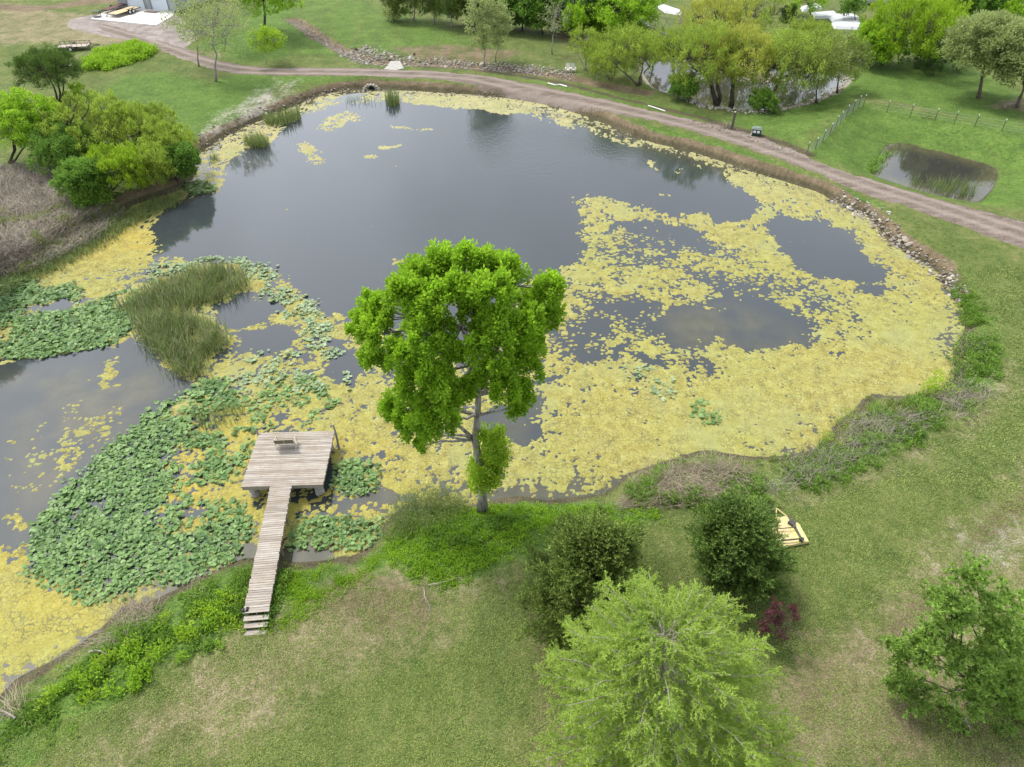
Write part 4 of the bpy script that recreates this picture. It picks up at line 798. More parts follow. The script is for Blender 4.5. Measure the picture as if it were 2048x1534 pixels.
lily('lily_bed', 'loose scatter of lily leaves in the algae between the dense bed and the dock platform', Z7([(1280,300),(1400,130),(1420,60),(1700,30),(1870,20),(1860,300),(1700,480),(1500,480),(1380,470),(1280,420)]), 18, r, size=.3, field=clumpy(1.1, .42, .55, 1))
lily('lily_bed', 'loose scatter of lily leaves beside the upper walkway left of it', Z7([(1280,600),(1420,560),(1560,600),(1800,620),(1870,700),(1870,790),(1560,790),(1380,880),(1150,820)]), 22, r, size=.28, field=clumpy(1.0, .36, .5, 2))
lily('lily_bed', 'dense dark green lily bed right of the dock walkway near the shore', [(573,1095),(577,1060),(600,1040),(650,1030),(700,1036),(752,1038),(768,1050),(755,1085),(720,1100),(655,1100),(600,1092)], 60, r, size=.2, lift=.2, field=lambda x, y: 1+0*x)
lily('lily_bed', 'round clump of lily leaves against the right side of the dock platform', [(668,935),(690,920),(730,918),(765,938),(762,965),(740,985),(700,990),(675,975)], 55, r, size=.22, lift=.22, field=lambda x, y: 1+0*x)
lily('lily_bed', 'wide bed of lily leaves at the left edge above the open water', Z6([(-200,230),(0,225),(150,200),(200,260),(300,290),(430,240),(455,300),(430,400),(600,340),(760,290),(880,230),(900,300),(820,400),(800,560),(650,605),(400,650),(200,690),(0,695),(-200,690)]), 46, r, size=.28, field=clumpy(2.4, .30, .48, 0))
lily('lily_bed', 'pale lily leaves fringing the top of the reed island', Z6([(880,150),(1050,130),(1230,95),(1400,110),(1640,160),(1650,220),(1540,230),(1440,190),(1420,140),(1250,120),(1080,170),(880,220)]), 22, r, size=.3, k='lilyp', field=clumpy(1.3, .34, .5, 1))
lily('lily_bed', 'lily leaves mixed in algae between the reed island and the tall tree', Z6([(1520,250),(1650,230),(1800,330),(1900,420),(2040,520),(2048,640),(1900,700),(1720,560),(1640,430),(1500,350)]), 15, r, size=.3, k='lilyp', field=clumpy(1.3, .42, .56, 2))
lily('lily_bed', 'thin band of pale lily leaves left of the tall tree crown', Z6([(1500,640),(1700,640),(1980,700),(2048,760),(2048,900),(1700,900),(1500,860),(1300,800),(1400,760)]), 9, r, size=.28, k='lilyp', field=clumpy(1.3, .46, .6, 3))
lily('lily_bed', 'strip of lily leaves along the upper edge of the dense bed', Z6([(1200,810),(1300,800),(1420,960),(1200,1000),(1100,1100),(1000,1112),(800,1112),(820,1020),(960,960),(1100,870)]), 26, r, size=.3, k='lily')
lily('lily_bed', 'small green lily patch by the far left bank below the thicket', [(366,368),(385,362),(420,365),(432,378),(400,390),(375,384)], 26, r, size=.34, lift=.3, field=lambda x, y: 1+0*x)
lily('lily_bed', 'tiny blue green lily patch alone in the algae on the right', [(1375,812),(1410,800),(1440,830),(1438,852),(1410,850)], 14, r, size=.3, field=clumpy(.9, .35, .5, 3))
lily('lily_bed', 'faint scatter of pale lily leaves right of the tall tree', [(1240,725),(1290,730),(1360,765),(1340,800),(1270,770)], 8, r, size=.28, k='lilyp', field=clumpy(1.3, .45, .6, 1))
lily('lily_bed', 'sparse lily leaves in the algae above the dock platform', [(560,760),(640,740),(700,780),(620,850),(520,860),(480,800)], 10, r, size=.28, field=clumpy(1.2, .42, .58, 0))
# reeds
def reeds(label, pts, dens, H, r, w=.035, mat='reed', lean=.35, soft=.2, field=None, zb=0.0, name='reeds'):
    P = poly(pts, zb+.1); n = max(20, int(area(P)*dens)); x, y = scatter(P, n, r, soft=soft, field=field or clumpy(1.4, .2, .45, 1)); z = np.maximum(Hs(x, y), zb)
    o = blades(name, np.c_[x, y, z-.05], H*(.7+.5*fbm(x, y, 1.3, 2)), w, lean, LEAF[mat], r); tag(o, label, 'reeds', kind='stuff'); return o
dn = lambda L, d: [(a, b+d) for a, b in L]
R1 = Z6([(680,400),(860,300),(1050,220),(1250,170),(1400,180),(1450,240),(1400,320),(1220,370),(1090,400),(1130,460),(1280,530),(1340,620),(1200,680),(1190,780),(1060,820),(1000,740),(900,640),(820,560),(790,450)])
reeds('tall grassy reed island curving through the lily beds on the left', R1, 85, 1.35, r, w=.045, lean=.5, soft=.4)
reeds('straw coloured dead stems among the reed island', R1, 16, 1.2, r, w=.035, mat='straw', lean=.7)
reeds('low reed tuft at the top of the dense lily bed', Z6([(1120,1020),(1300,960),(1440,980),(1380,1080),(1280,1112),(1150,1112)]), 45, .8, r, w=.04, lean=.6)
reeds('reed clump at the middle of the far shore', [(772,200),(792,196),(800,204),(790,214),(776,212)], 60, 1.7, r, w=.06)
reeds('thin reeds standing in the far left algae', [(690,198),(760,195),(765,205),(700,208)], 6, 1.0, r, w=.05)
reeds('green reed clump on the far left shore', [(528,240),(560,236),(600,225),(600,240),(560,252),(530,252)], 50, 1.5, r, w=.06)
reeds('small reed clump left of the open water corner', [(488,283),(520,275),(545,285),(530,297),(495,295)], 45, 1.5, r, w=.06)
reeds('thin reeds by the far bank above the thicket', [(415,315),(425,310),(440,318),(425,330)], 25, 1.2, r, w=.05)
reeds('reeds standing in the small square pond', Z5 and [(1500+x/2.951, y/2.951) for x, y in [(1010,1090),(1130,1080),(1320,1110),(1330,1150),(1250,1170),(1110,1140)]], 22, 1.5, r, w=.05, zb=.15)
reeds('sparse reeds left in the small square pond', [(1500+x/2.951, y/2.951) for x, y in [(930,1060),(1010,1070),(1010,1100),(940,1090)]], 5, 1.2, r, w=.05, zb=.15)
reeds('leafy clump at the left corner of the small square pond', [(1500+x/2.951, y/2.951) for x, y in [(720,960),(790,900),(830,900),(790,970),(740,1020),(700,1020)]], 60, .6, r, w=.08, mat='weed', lean=.9, zb=.15)
# weeds and dry growth on the banks
weeds('shore_weeds', 'lush green weeds along the near shore left of the dock steps', [(0,1450),(60,1400),(150,1335),(250,1260),(330,1205),(420,1160),(490,1130),(505,1150),(490,1250),(430,1300),(330,1310),(250,1380),(200,1420),(120,1460),(60,1500),(0,1534)], 22, 'weed', r, H=.22, L=.14, field=clumpy(1.3, .42, .56))
weeds('lime_weeds', 'bright lime green weed clumps left of the dock steps', [(230,1330),(330,1260),(440,1220),(490,1240),(480,1290),(380,1320),(240,1400),(110,1400),(90,1350),(160,1340)], 14, 'weedl', r, H=.55, L=.17, field=clumpy(1.1, .45, .58, 2))
weeds('shore_weeds', 'lush green weeds under the tall tree by the shore', [(760,1100),(800,1040),(860,1010),(960,1000),(1070,1000),(1080,1060),(1030,1100),(980,1130),(900,1185),(850,1170),(800,1130)], 26, 'weedl', r, H=.16, L=.13, Wd=.06, field=lambda x, y: .75+0*x)
weeds('shore_weeds', 'darker leafy weeds close round the foot of the tall tree', [(880,1030),(960,1010),(1040,1005),(1060,1030),(1000,1070),(920,1090),(860,1110),(840,1080)], 14, 'weed', r, H=.4, L=.15, field=clumpy(1.0, .42, .56, 1))
weeds('shore_weeds', 'bright grass strip right of the dock walkway', [(560,1150),(600,1130),(700,1120),(770,1095),(760,1130),(660,1190),(590,1240),(540,1270),(530,1240)], 24, 'weedl', r, H=.15, L=.13, Wd=.04, field=clumpy(1.4, .35, .55))
weeds('shore_weeds', 'dark green weeds hugging the right side of the walkway', [(530,1235),(565,1120),(585,1115),(570,1180),(545,1250),(528,1262)], 30, 'weed', r, H=.4, L=.15, field=lambda x, y: 1+0*x)
weeds('shore_weeds', 'green weeds between the tall tree and the dead brush', [(1070,1000),(1230,1010),(1330,1000),(1320,1030),(1200,1070),(1080,1090)], 18, 'weedl', r, H=.16, L=.12, Wd=.05, field=clumpy(1.6, .38, .56))
weeds('shore_weeds', 'green weeds among the brown brush on the right shore', [(1330,990),(1500,920),(1620,920),(1720,860),(1850,800),(1960,760),(1900,860),(1720,950),(1560,1010),(1420,1030)], 15, 'weed', r, H=.45, L=.16, field=clumpy(1.6, .42, .56))
weeds('shore_weeds', 'green weeds along the right bank above the brown brush', [(1915,560),(1950,590),(1985,660),(2000,760),(1950,740),(1925,700),(1940,650),(1925,600)], 16, 'weed', r, H=.5, L=.18, field=clumpy(1.6, .38, .54))
weeds('bramble_mound', 'bright green overgrown mound between the trailer and the lawn', [(160,146),(185,128),(220,112),(270,98),(312,108),(300,122),(250,138),(200,150)], 10, 'weedl', r, H=.8, L=.34, Wd=.18, rc=.6, per=40, field=lambda x, y: 1+0*x, cat='bramble')
dry('dead_grass', 'grey brown dead grass on the left bank below the thicket', [(-60,345),(90,345),(180,400),(240,425),(200,460),(130,500),(60,530),(0,545),(-60,560)], 130, 'brush', r, H=.9, lean=1.3, w=.035, field=lambda x, y: 1+0*x)
dry('dead_grass', 'pale straw stems over the dead grass on the left bank', [(0,360),(90,380),(180,420),(200,450),(110,500),(20,520)], 22, 'straw', r, H=1.0, lean=1.5, w=.035)
weeds('shore_weeds', 'green growth pushing through the dead grass of the left bank', [(-60,400),(60,380),(180,420),(250,415),(200,460),(130,500),(60,530),(0,545),(-60,540)], 7, 'mid', r, H=.7, L=.2, Wd=.08, rc=.4, field=clumpy(2.4, .48, .6, 0))
dry('bank_grass', 'dark green sedge at the water edge of the left bank', [(0,545),(60,520),(120,490),(190,450),(290,395),(370,375),(360,395),(270,435),(200,480),(120,525),(40,560),(0,580)], 90, 'reed', r, H=.7, lean=.8, w=.04, field=lambda x, y: .9+0*x, cat='sedge')
dry('brown_brush', 'dry grey brush on the right shore above the yellow mower', [(1480,985),(1560,960),(1650,900),(1700,850),(1800,800),(1900,775),(1990,740),(1985,790),(1850,860),(1700,930),(1560,1000)], 110, 'brush', r, H=.6, lean=1.2, w=.022, field=clumpy(2.0, .34, .5, 2), cat='brush')
dry('brown_brush', 'pale dry tufts along the lawn side of the right shore', [(1840,800),(1900,770),(1990,740),(2000,770),(1920,840),(1860,850)], 80, 'straw', r, H=.45, lean=1.1, w=.02, cat='brush')
dry('bank_grass', 'brown dry fringe along the steep road side bank', [(1000,192),(1200,238),(1310,281),(1430,312),(1560,353),(1640,380),(1700,402),(1700,415),(1636,388),(1560,364),(1430,322),(1310,290),(1200,246),(1000,199)], 60, 'brush', r, H=.4, lean=1.0, w=.04, field=lambda x, y: 1+0*x, cat='dry grass')
weeds('shore_weeds', 'yellow green wispy shrub growth left of the tall tree trunk', [(770,1055),(800,1000),(860,970),(920,985),(930,1020),(860,1050),(800,1080)], 20, 'reed', r, H=1.2, L=.16, Wd=.03, rc=.4, per=46, field=lambda x, y: 1+0*x, cat='shrub')
weeds('shore_weeds', 'light green sapling growth standing at the right algae edge', [(1850,775),(1880,760),(1900,775),(1870,790)], 9, 'lime', r, H=1.8, L=.16, rc=.5, per=60, field=lambda x, y: 1+0*x, cat='shrub')
weeds('shore_weeds', 'yellow green shrubs where the algae meets the right brush', [(1650,880),(1690,840),(1730,815),(1760,820),(1710,860),(1670,895)], 12, 'willow', r, H=.9, L=.14, Wd=.05, rc=.4, per=50, field=lambda x, y: .8+0*x, cat='shrub')
def twigs(label, pts, n, r, L=1.6, rad=.012, ang=None, spread=.5, H=.5, mat='brush', name='brush_pile'):
    P = gpoly(pts); x, y = scatter(P, n, r, soft=.2); n = len(x); a = (ang if ang is not None else 0) + r.normal(size=n)*spread
    D = np.c_[np.cos(a), np.sin(a), r.normal(size=n)*.16]; z = np.maximum(Hs(x, y), .03) + H*r.random(n)**1.5*np.clip(fbm(x, y, 1.2, 1)*1.4, 0, 1)
    o = fibres(name, np.c_[x, y, z], D, L, rad, LEAF[mat], r); tag(o, label, 'brush pile', kind='stuff'); return o
twigs('pale dead branches heaped at the water edge right of the tall tree', [(1255,960),(1300,935),(1400,920),(1490,930),(1500,960),(1420,1000),(1330,1000),(1260,1000)], 1500, r, L=1.25, rad=.011, ang=.1, spread=1.2, H=1.0, mat='straw')
twigs('grey brushwood fanned out on the grass below the dead branches', [(1225,995),(1300,985),(1420,985),(1480,975),(1470,1000),(1380,1015),(1280,1020),(1230,1020)], 1300, r, L=1.4, rad=.010, ang=.35, spread=.3, H=.5, mat='straw')
twigs('pale twigs at the water edge left of the lime weeds', [(150,1270),(200,1255),(250,1262),(260,1280),(200,1290),(155,1285)], 160, r, L=.9, rad=.009, ang=.1, spread=.35, H=.3, mat='straw')
twigs('thin dry branches standing at the corner of the dense lily bed', [(200,1220),(250,1195),(320,1190),(310,1235),(230,1250)], 420, r, L=.8, rad=.007, ang=1.2, spread=.9, H=.5, mat='straw')
twigs('forked dead sticks near the bottom left corner', [(0,1400),(30,1390),(60,1400),(50,1430),(0,1440)], 90, r, L=1.1, rad=.01, ang=2.4, spread=.5, H=.3, mat='straw')
twigs('brushwood at the left shore by the small lily patch', [(345,345),(360,340),(385,355),(375,365),(350,360)], 60, r, L=1.8, rad=.02, ang=-.7, spread=.5, H=.4, mat='straw')
weeds('lime_weeds', 'lime green leafy tops scattered over the lower left shore weeds', [(60,1420),(130,1350),(230,1290),(330,1230),(480,1180),(480,1260),(330,1310),(240,1370),(130,1440)], 5, 'lime', r, H=.55, L=.17, rc=.3, per=34, field=clumpy(.9, .5, .6, 0))
dry('dead_grass', 'dry stems mixed into the lower left shore weeds', [(0,1400),(80,1350),(230,1235),(330,1190),(480,1130),(470,1180),(300,1260),(180,1330),(60,1420),(0,1500)], 26, 'straw', r, H=.5, lean=1.3, w=.014, field=clumpy(1.3, .45, .6, 1))
RG = [(1000,1000),(1060,994),(1150,988),(1210,972),(1250,950),(1300,930),(1360,912),(1420,900),(1500,912),(1560,908),(1615,902),(1650,880),(1700,830),(1742,795),(1800,790),(1850,785),(1890,772),(1912,745),(1908,715),(1925,680),(1938,650)]
weeds('shore_weeds', 'green weeds growing up through the heaped dead branches', [(1255,960),(1300,935),(1400,920),(1500,925),(1510,990),(1420,1010),(1330,1010),(1260,1005)], 7, 'weed', r, H=1.0, L=.16, rc=.3, field=clumpy(1.3, .5, .6, 1))
def strip(line, w0, w1): return line + [(x+w1[0], y+w1[1]) for x, y in line[::-1]]
dry('bank_grass', 'ragged green sedge rimming the near and right shore', strip(RG, 0, (16, 26)), 75, 'reed', r, H=.38, lean=.9, w=.03, field=clumpy(1.2, .25, .5, 3), cat='sedge')
dry('brown_brush', 'tangled grey brown stems all along the right shore', strip(RG[9:], 0, (38, 60)), 60, 'brush', r, H=.85, lean=1.2, w=.02, field=clumpy(1.7, .36, .52, 2), cat='brush')
weeds('shore_weeds', 'mixed green weeds all along the right shore', strip(RG[9:], 0, (46, 72)), 14, 'weed', r, H=.6, L=.14, field=clumpy(1.5, .42, .56, 0))
weeds('shore_weeds', 'mixed olive weeds all along the right shore', strip(RG[7:], 0, (30, 48)), 8, 'mid', r, H=.4, L=.13, field=clumpy(1.1, .42, .56, 3))
dry('dead_grass', 'pale tan litter edge between right shore growth and the lawn', [(1330,1030),(1420,1045),(1560,1020),(1700,985),(1830,925),(1950,860),(2010,770),(1995,750),(1930,830),(1820,890),(1690,950),(1550,990),(1420,1010)], 60, 'straw', r, H=.10, lean=2.2, w=.03, field=clumpy(1.2, .42, .55, 1))
NL = [(760,1100),(700,1118),(640,1128),(580,1128),(490,1116),(455,1132),(400,1158),(335,1190),(285,1212),(240,1226),(200,1262),(150,1300),(90,1332),(45,1352),(30,1400)]
dry('bank_grass', 'brown and green sedge fringe between the lily beds and the left shore weeds', strip(NL, 0, (6, 24)), 80, 'reed', r, H=.3, lean=1.1, w=.022, field=clumpy(1.1, .3, .5, 3), cat='sedge')
# lawn speckle: short blades on the near lawn, thinner with distance
LB = [([(-80,1720),(-60,1480),(200,1420),(420,1320),(560,1240),(700,1170),(900,1190),(1080,1110),(1330,1040),(1500,1010),(1650,960),(2100,960),(2150,1720)], 420, .07, .028), ([(1650,960),(1850,880),(2010,780),(1960,620),(1900,540),(2100,540),(2100,980)], 170, .10, .04)]
for i, (pts, dens, H, w) in enumerate(LB):
    P = gpoly(pts); n = int(area(P)*dens); x, y = scatter(P, n, r, field=lambda x, y: .35+.65*sm(.4, .55, fbm(x, y, 1.1, 1)))
    o = blades('lawn_grass', np.c_[x, y, Hs(x, y)-.01], np.full(len(x), H), w, 1.2, LEAF['speck'], r); tag(o, ('short mown grass blades on the near lawn', 'short grass blades on the lawn right of the pond')[i], 'grass', kind='stuff')
# ------------------------------------------------------------ dock
def woodmat(name, a, b, c, ax_=0, sc=1.0):
    g = NT(name); p = g.n('TexCoord').outputs['Object']; oi = g.n('ObjectInfo').outputs['Random']
    mp = g.n('Mapping'); mp.inputs['Scale'].default_value = (1.2*sc, 22*sc, 22*sc) if ax_ == 0 else (22*sc, 1.2*sc, 22*sc)
    cb = g.n('CombineXYZ'); g.l(oi, cb.inputs[2]); va = g.n('VectorMath', operation='ADD'); g.l(p, va.inputs[0]); vs = g.n('VectorMath', operation='SCALE'); g.l(cb.outputs[0], vs.inputs[0]); vs.inputs[3].default_value = 40; g.l(vs.outputs[0], va.inputs[1]); g.l(va.outputs[0], mp.inputs[0])
    n = g.n('TexNoise'); n.inputs['Scale'].default_value = 1; n.inputs['Detail'].default_value = 4; g.l(mp.outputs[0], n.inputs['Vector']); grain = n.outputs['Fac']
    st = g.noise(1.1, 4, .65); st2 = g.noise(7, 3, .7)
    col = g.ramp(g.math('ADD', g.math('MULTIPLY', grain, .75), g.math('MULTIPLY', oi, .25)), [(.25, a), (.5, b), (.75, c)])
    col = g.mix(g.rng(g.math('ADD', g.math('MULTIPLY', st, .7), g.math('MULTIPLY', st2, .3)), .46, .62, 0, .5), col, tuple(x*y for x, y in zip(b, (.72, .62, .52))))
    return g.fin(g.bsdf(col, .88, bump=grain, bs=.5, bd=.01, spec=.15))
WOOD = woodmat('weathered_deck_boards', (.19,.16,.135), (.325,.29,.245), (.44,.405,.355))
WOOD2 = woodmat('weathered_frame_wood', (.14,.125,.105), (.25,.225,.19), (.36,.33,.29), 1)
ZD = 1.22; nf = lambda px, py: Vector((*flat(px, py, ZD), ZD))
fl, fr, bl_, br = nf(483,974), nf(645,969), nf(514,866), nf(667,861)
wl, wr = nf(541,973), nf(583,971)
ux = (fr-fl).normalized(); uy = Vector((-ux.y, ux.x, 0)); PW = (fr-fl).length; PD = (((bl_+br)-(fl+fr))/2).dot(uy); rot = math.atan2(ux.y, ux.x)
print('dock', PW, PD, (wr-wl).length)
dock = empty('dock', fl, rot, label='weathered grey wooden dock with a square platform and long walkway reaching shore', cat='dock')
wx0 = (wl-fl).dot(ux); WW = (wr-wl).length
def boxmesh(name, sx, sy, sz, mat, bv=.006):
    me = MB().box((0,0,0), (sx, sy, sz)).mesh(name, mat); bm = bmesh.new(); bm.from_mesh(me); bmesh.ops.bevel(bm, geom=bm.edges[:], offset=bv, segments=1, affect='EDGES'); bm.to_mesh(me); bm.free(); return me
import bmesh
def inst(name, me, parent, loc, rz=0, rx=0, ry=0):
    o = bpy.data.objects.new(name, me); COL.objects.link(o); o.parent = parent; o.location = loc; o.rotation_euler = (rx, ry, rz); return o
rr = random.Random(9); npk = int(PD/.145); pk = [boxmesh('deck_plank', PW+.05+.02*i, PD/npk-.012, .036, WOOD) for i in range(3)]
for i in range(npk):
    inst('deck_plank', pk[i % 3], dock, (PW/2+rr.uniform(-.02,.02), (i+.5)*PD/npk, -.018+rr.uniform(-.004,.004)), rz=rr.uniform(-.003,.003), rx=rr.uniform(-.012,.012))
m = MB(); hz = -.036-.12
for (cx, cy, sx, sy) in ((PW/2, .03, PW, .05), (PW/2, PD-.03, PW, .05)): m.box((cx, cy, hz), (sx, sy, .24))
for cx in (.03, PW*.25, PW*.5, PW*.75, PW-.03): m.box((cx, PD/2, hz-.002), (.048, PD-.12, .236))
m.build('platform_frame', WOOD2, dock)
ped = simple('concrete_pier', (.36,.34,.31), .9, .35, 6, bs=.6)
for cx, cy in ((.42, .42), (PW-.4, .42), (.42, PD-.42), (PW-.4, PD-.42), (PW*.5, PD*.5)):
    m = MB()
    for k_, (zz, q) in enumerate(((-.42,.25),(-.62,.27),(-.84,.26),(-1.06,.28),(-1.3,.28))): m.tube([(cx+rr.uniform(-.03,.03), cy+rr.uniform(-.03,.03), zz-.10), (cx, cy, zz-.06), (cx, cy, zz+.05), (cx, cy, zz+.095)], [q*.86, q, q, q*.86], 12)
    m.tube([(cx, cy, -.28), (cx, cy, -1.6)], .12, 8); m.build('stacked_pier', ped, dock)
for (cx, ln) in ((-.08, -.10), (PW+.09, -.16)):
    m = MB(); m.tube([(cx+.12 if cx > 1 else cx+.05, PD-.5 if cx>1 else PD-.1, -1.5), (cx+.02, PD-.15, -.1), (cx+ln*.6, PD+.02, .50 if cx>1 else .42)], [.07,.065,.06], 8); m.build('corner_post', WOOD2, dock)
# walkway: slopes down to the bank
we = nf(487, 1229) ; wr2 = nf(537, 1222); 
L0 = -.01; start = Vector((wx0+WW/2, 0, 0)); endp = ((we+wr2)/2 - fl); end = Vector((endp.dot(ux), endp.dot(uy), 0)); wlen = (end-start).length; wdir = (end-start).normalized(); wrz = math.atan2(wdir.y, wdir.x)+math.pi/2
nk = int(wlen/.142); wp = [boxmesh('walkway_plank', WW+.03*i, wlen/nk-.013, .036, WOOD) for i in range(3)]
for i in range(nk):
    p = start.lerp(end, (i+.5)/nk); inst('walkway_plank', wp[rr.randrange(3)], dock, (p.x+rr.uniform(-.015,.015), p.y, .012+rr.uniform(-.005,.005)), rz=wrz+rr.uniform(-.006,.006), rx=rr.uniform(-.02,.02))
side = Vector((-wdir.y, wdir.x, 0)); m = MB()
for s_ in (-1, 0, 1):
    c = start.lerp(end, .5) + side*s_*(WW/2-.05); m.box((c.x, c.y, -.13), (.045, wlen-.02, .21), rz=wrz)
for t in (.25, .5, .75, .97):
    for s_ in (-1, 1): c = start.lerp(end, t) + side*s_*(WW/2-.1); m.box((c.x, c.y, -.65), (.1, .1, .85), rz=wrz)
m.build('walkway_frame', WOOD2, dock)
for k_ in range(3):
    st = empty('step', (0,0,0)); st.parent = dock; c = end + wdir*(.17+.29*k_); zz = -.17*(k_+1)
    st.location = (c.x, c.y, zz); st.rotation_euler.z = wrz; w_ = WW*(1-.06*k_)
    for j in range(2): inst('tread_board', boxmesh('tread_board', w_, .135, .036, WOOD), st, (0, .07-.14*j, 0))
    inst('riser', boxmesh('riser', w_*.96, .03, .13, WOOD2), st, (0, .15, -.10+.02))
# glider bench with its back to the shore
bb = flat(572, 893, ZD); bench = empty('garden_bench', (bb[0]+.05, bb[1]+.05, ZD+.002), rot+.02, label='small metal framed garden bench facing the water on the dock platform', cat='bench')
BF = simple('cream_metal_frame', (.50,.46,.36), .5, .2, 6); BS = simple('brown_sling', (.165,.135,.10), .8, .25, 20)
bw = 1.16
for s_ in (-1, 1):
    m = MB(); x = s_*bw/2
    m.tube([(x, -.30, .0), (x, -.20, .22), (x, -.24, .42), (x, -.38, .88)], .022, 6); m.tube([(x, .32, 0), (x, .24, .22), (x, .26, .60)], .022, 6); m.tube([(x, -.29, .62), (x, .0, .66), (x, .27, .60)], .024, 6)
    m.tube([(x, -.32, .01), (x, .34, .01)], .02, 6); m.tube([(x, -.22, .40), (x, .25, .42)], .018, 6); m.build('side_frame', BF, bench)
m = MB(); m.tube([(-bw/2, -.24, .42), (bw/2, -.24, .42)], .018); m.tube([(-bw/2, .25, .42), (bw/2, .25, .42)], .018); m.tube([(-bw/2, -.38, .88), (bw/2, -.38, .88)], .02); m.tube([(0, -.385, .89), (0, -.245, .43)], .016); m.tube([(-bw/2, -.1, .1), (bw/2, -.1, .1)], .016); m.build('cross_rails', BF, bench)
for s_ in (-1, 1): m = MB(); m.box((s_*bw/4, -.31, .65), (bw/2-.05, .02, .42), rx=R(17)); m.build('back_panel', BS, bench)
m = MB(); m.box((0, .0, .425), (bw-.06, .46, .03)); m.build('seat', BS, bench)
# dark shoes by the top step
sh = simple('dark_rubber', (.03,.027,.025), .6, .3, 20)
p = nf(491, 1221); o = empty('pair_of_shoes', (p.x, p.y, ZD+.03), .4, label='pair of small dark shoe like lumps by the top step of the dock', cat='shoes')
for dx, rz in ((-.09, .5), (.1, -.5)):
    m = MB(); m.box((dx, 0, .02), (.10, .27, .03), rz=rz); m.tube([(dx-.03, -.08, .06), (dx, .02, .06), (dx+.03*rz, .10, .05)], [.055, .05, .04], 8); m.build('shoe', sh, o, sm_=False)

# ------------------------------------------------------------ mower deck beside the cedar
YP = simple('faded_yellow_paint', (.56,.45,.22), .5, .25, 3, bs=.1); YP2 = simple('pale_yellow_paint', (.66,.58,.22), .5, .2, 3); STL = simple('dark_steel', (.06,.058,.055), .55, .4, 12); RUB = simple('tyre_rubber', (.02,.02,.02), .8, .3, 20)
def G(px, py, z=0): v = at(px, py); v.z += z; return v
c = [G(1549,1040), G(1573,1036), G(1597,1053), G(1616,1088), G(1574,1096), G(1547,1099), G(1536,1066)]
cen = sum(c, Vector())/len(c); root = empty('rotary_mower', (cen.x, cen.y, gz(cen.x, cen.y)), label='yellow tractor mower deck with a dark drive bar lying beside the right cedar', cat='mower')
lp = [(v-root.location) for v in c]; m = MB(); m.prism([(v.x, v.y) for v in lp], .06, .22)
m.build('deck', YP, root)
a_ = [lp[1], lp[2], lp[3], lp[4]*.55+lp[3]*.45, lp[1]*.85+lp[0]*.15]; m = MB(); m.prism([(v.x*.97, v.y*.97) for v in a_], .223, .25); m.build('raised_plate', YP2, root)
P0, P1 = lp[1]*.9, (lp[3]*.75+lp[4]*.25)*.85
m = MB(); m.tube([P0+Vector((0,0,.36)), P0.lerp(P1,.5)+Vector((0,0,.38)), P1+Vector((0,0,.34))], [.05,.07,.06], 8); m.box(P0.lerp(P1,.3)+Vector((0,0,.33)), (.32,.3,.2), rz=.6); m.box(P1+Vector((0,0,.32)), (.25,.2,.16), rz=.9); m.build('drive_shaft', STL, root)
m = MB(); m.tube([P1+Vector((0,0,.42)), lp[5]*.75+Vector((0,0,.4))], .045, 6); m.tube([P0.lerp(P1,.55)+Vector((0,0,.45)), lp[6]*.6+Vector((0,0,.4))], .03, 6); m.build('brace', STL, root)
tp = G(1552,1024)-root.location; m = MB(); m.tube([lp[1]*.9+Vector((0,0,.24)), tp+Vector((.02,.1,.2))], .035, 6); m.tube([lp[0]*.9+Vector((0,0,.24)), tp+Vector((0,.1,.2))], .03, 6); m.build('tail_arm', YP, root)
wv = G(1542,1024)-root.location; m = MB(); m.tube([wv+Vector((-.07,0,.2)), wv+Vector((-.05,0,.2)), wv+Vector((.05,0,.2)), wv+Vector((.07,0,.2))], [.16,.20,.20,.16], 16); m.build('tail_wheel', RUB, root)

# ------------------------------------------------------------ fences, post, box, chairs
GRN = simple('green_post_paint', (.045,.07,.045), .6, .2, 10); WHT = simple('white_paint', (.72,.72,.68), .6, .15, 10); WIRE = simple('galvanised_wire', (.28,.31,.31), .5, .2, 10, metal=.5)
def tpost(par, p, lean=0):
    m = MB(); m.box((p.x, p.y, p.z+.6), (.05,.05,1.35)); o = m.build('post', GRN, par); m = MB(); m.box((p.x, p.y, p.z+1.36), (.065,.065,.17)); m.build('post_tip', WHT, o, local=True)
FA = [(1613,309),(1630,300),(1645,285),(1659,271),(1671,256),(1680,247),(1692,234),(1705,224),(1716,215),(1726,213)]
pa = [at(*q) for q in FA]; fa = empty('wire_fence', pa[0], label='green wire mesh fence with white tipped posts running up from the dirt road', cat='fence'); pl_ = [p - pa[0] for p in pa]
for p in pl_: tpost(fa, p)
m = MB()
for k_ in range(len(pl_)-1):
    A, B = pl_[k_], pl_[k_+1]; nv = max(4, int((B-A).length/.16))
    for j in range(7): z = Vector((0,0,.1+.17*j)); m.tube([A+z, B+z], .008, 3, False)
    for j in range(nv): q = A.lerp(B, j/nv); m.tube([q+Vector((0,0,.08)), q+Vector((0,0,1.14))], .006, 3, False)
m.build('wire_mesh', WIRE, fa)
FB = [(1740,220),(1773,225),(1820,232),(1869,241),(1908,247),(1949,253),(2003,263),(2075,275)]
pb = [at(*q) for q in FB]; fb = empty('wire_fence', pb[0], label='thin wire fence of widely spaced white tipped posts behind the small square pond', cat='fence'); pl_ = [p - pb[0] for p in pb]
for p in pl_[1:]: tpost(fb, p)
m = MB()
for A, B in zip(pl_, pl_[1:]):
    for z in (.25, .55, .85, 1.15): m.tube([A+Vector((0,0,z)), B+Vector((0,0,z))], .007, 3, False)
m.build('wires', WIRE, fb)
p = at(1463,259); o = empty('wooden_post', p, label='thick wooden post with a pale cut top beside the dirt road', cat='post')
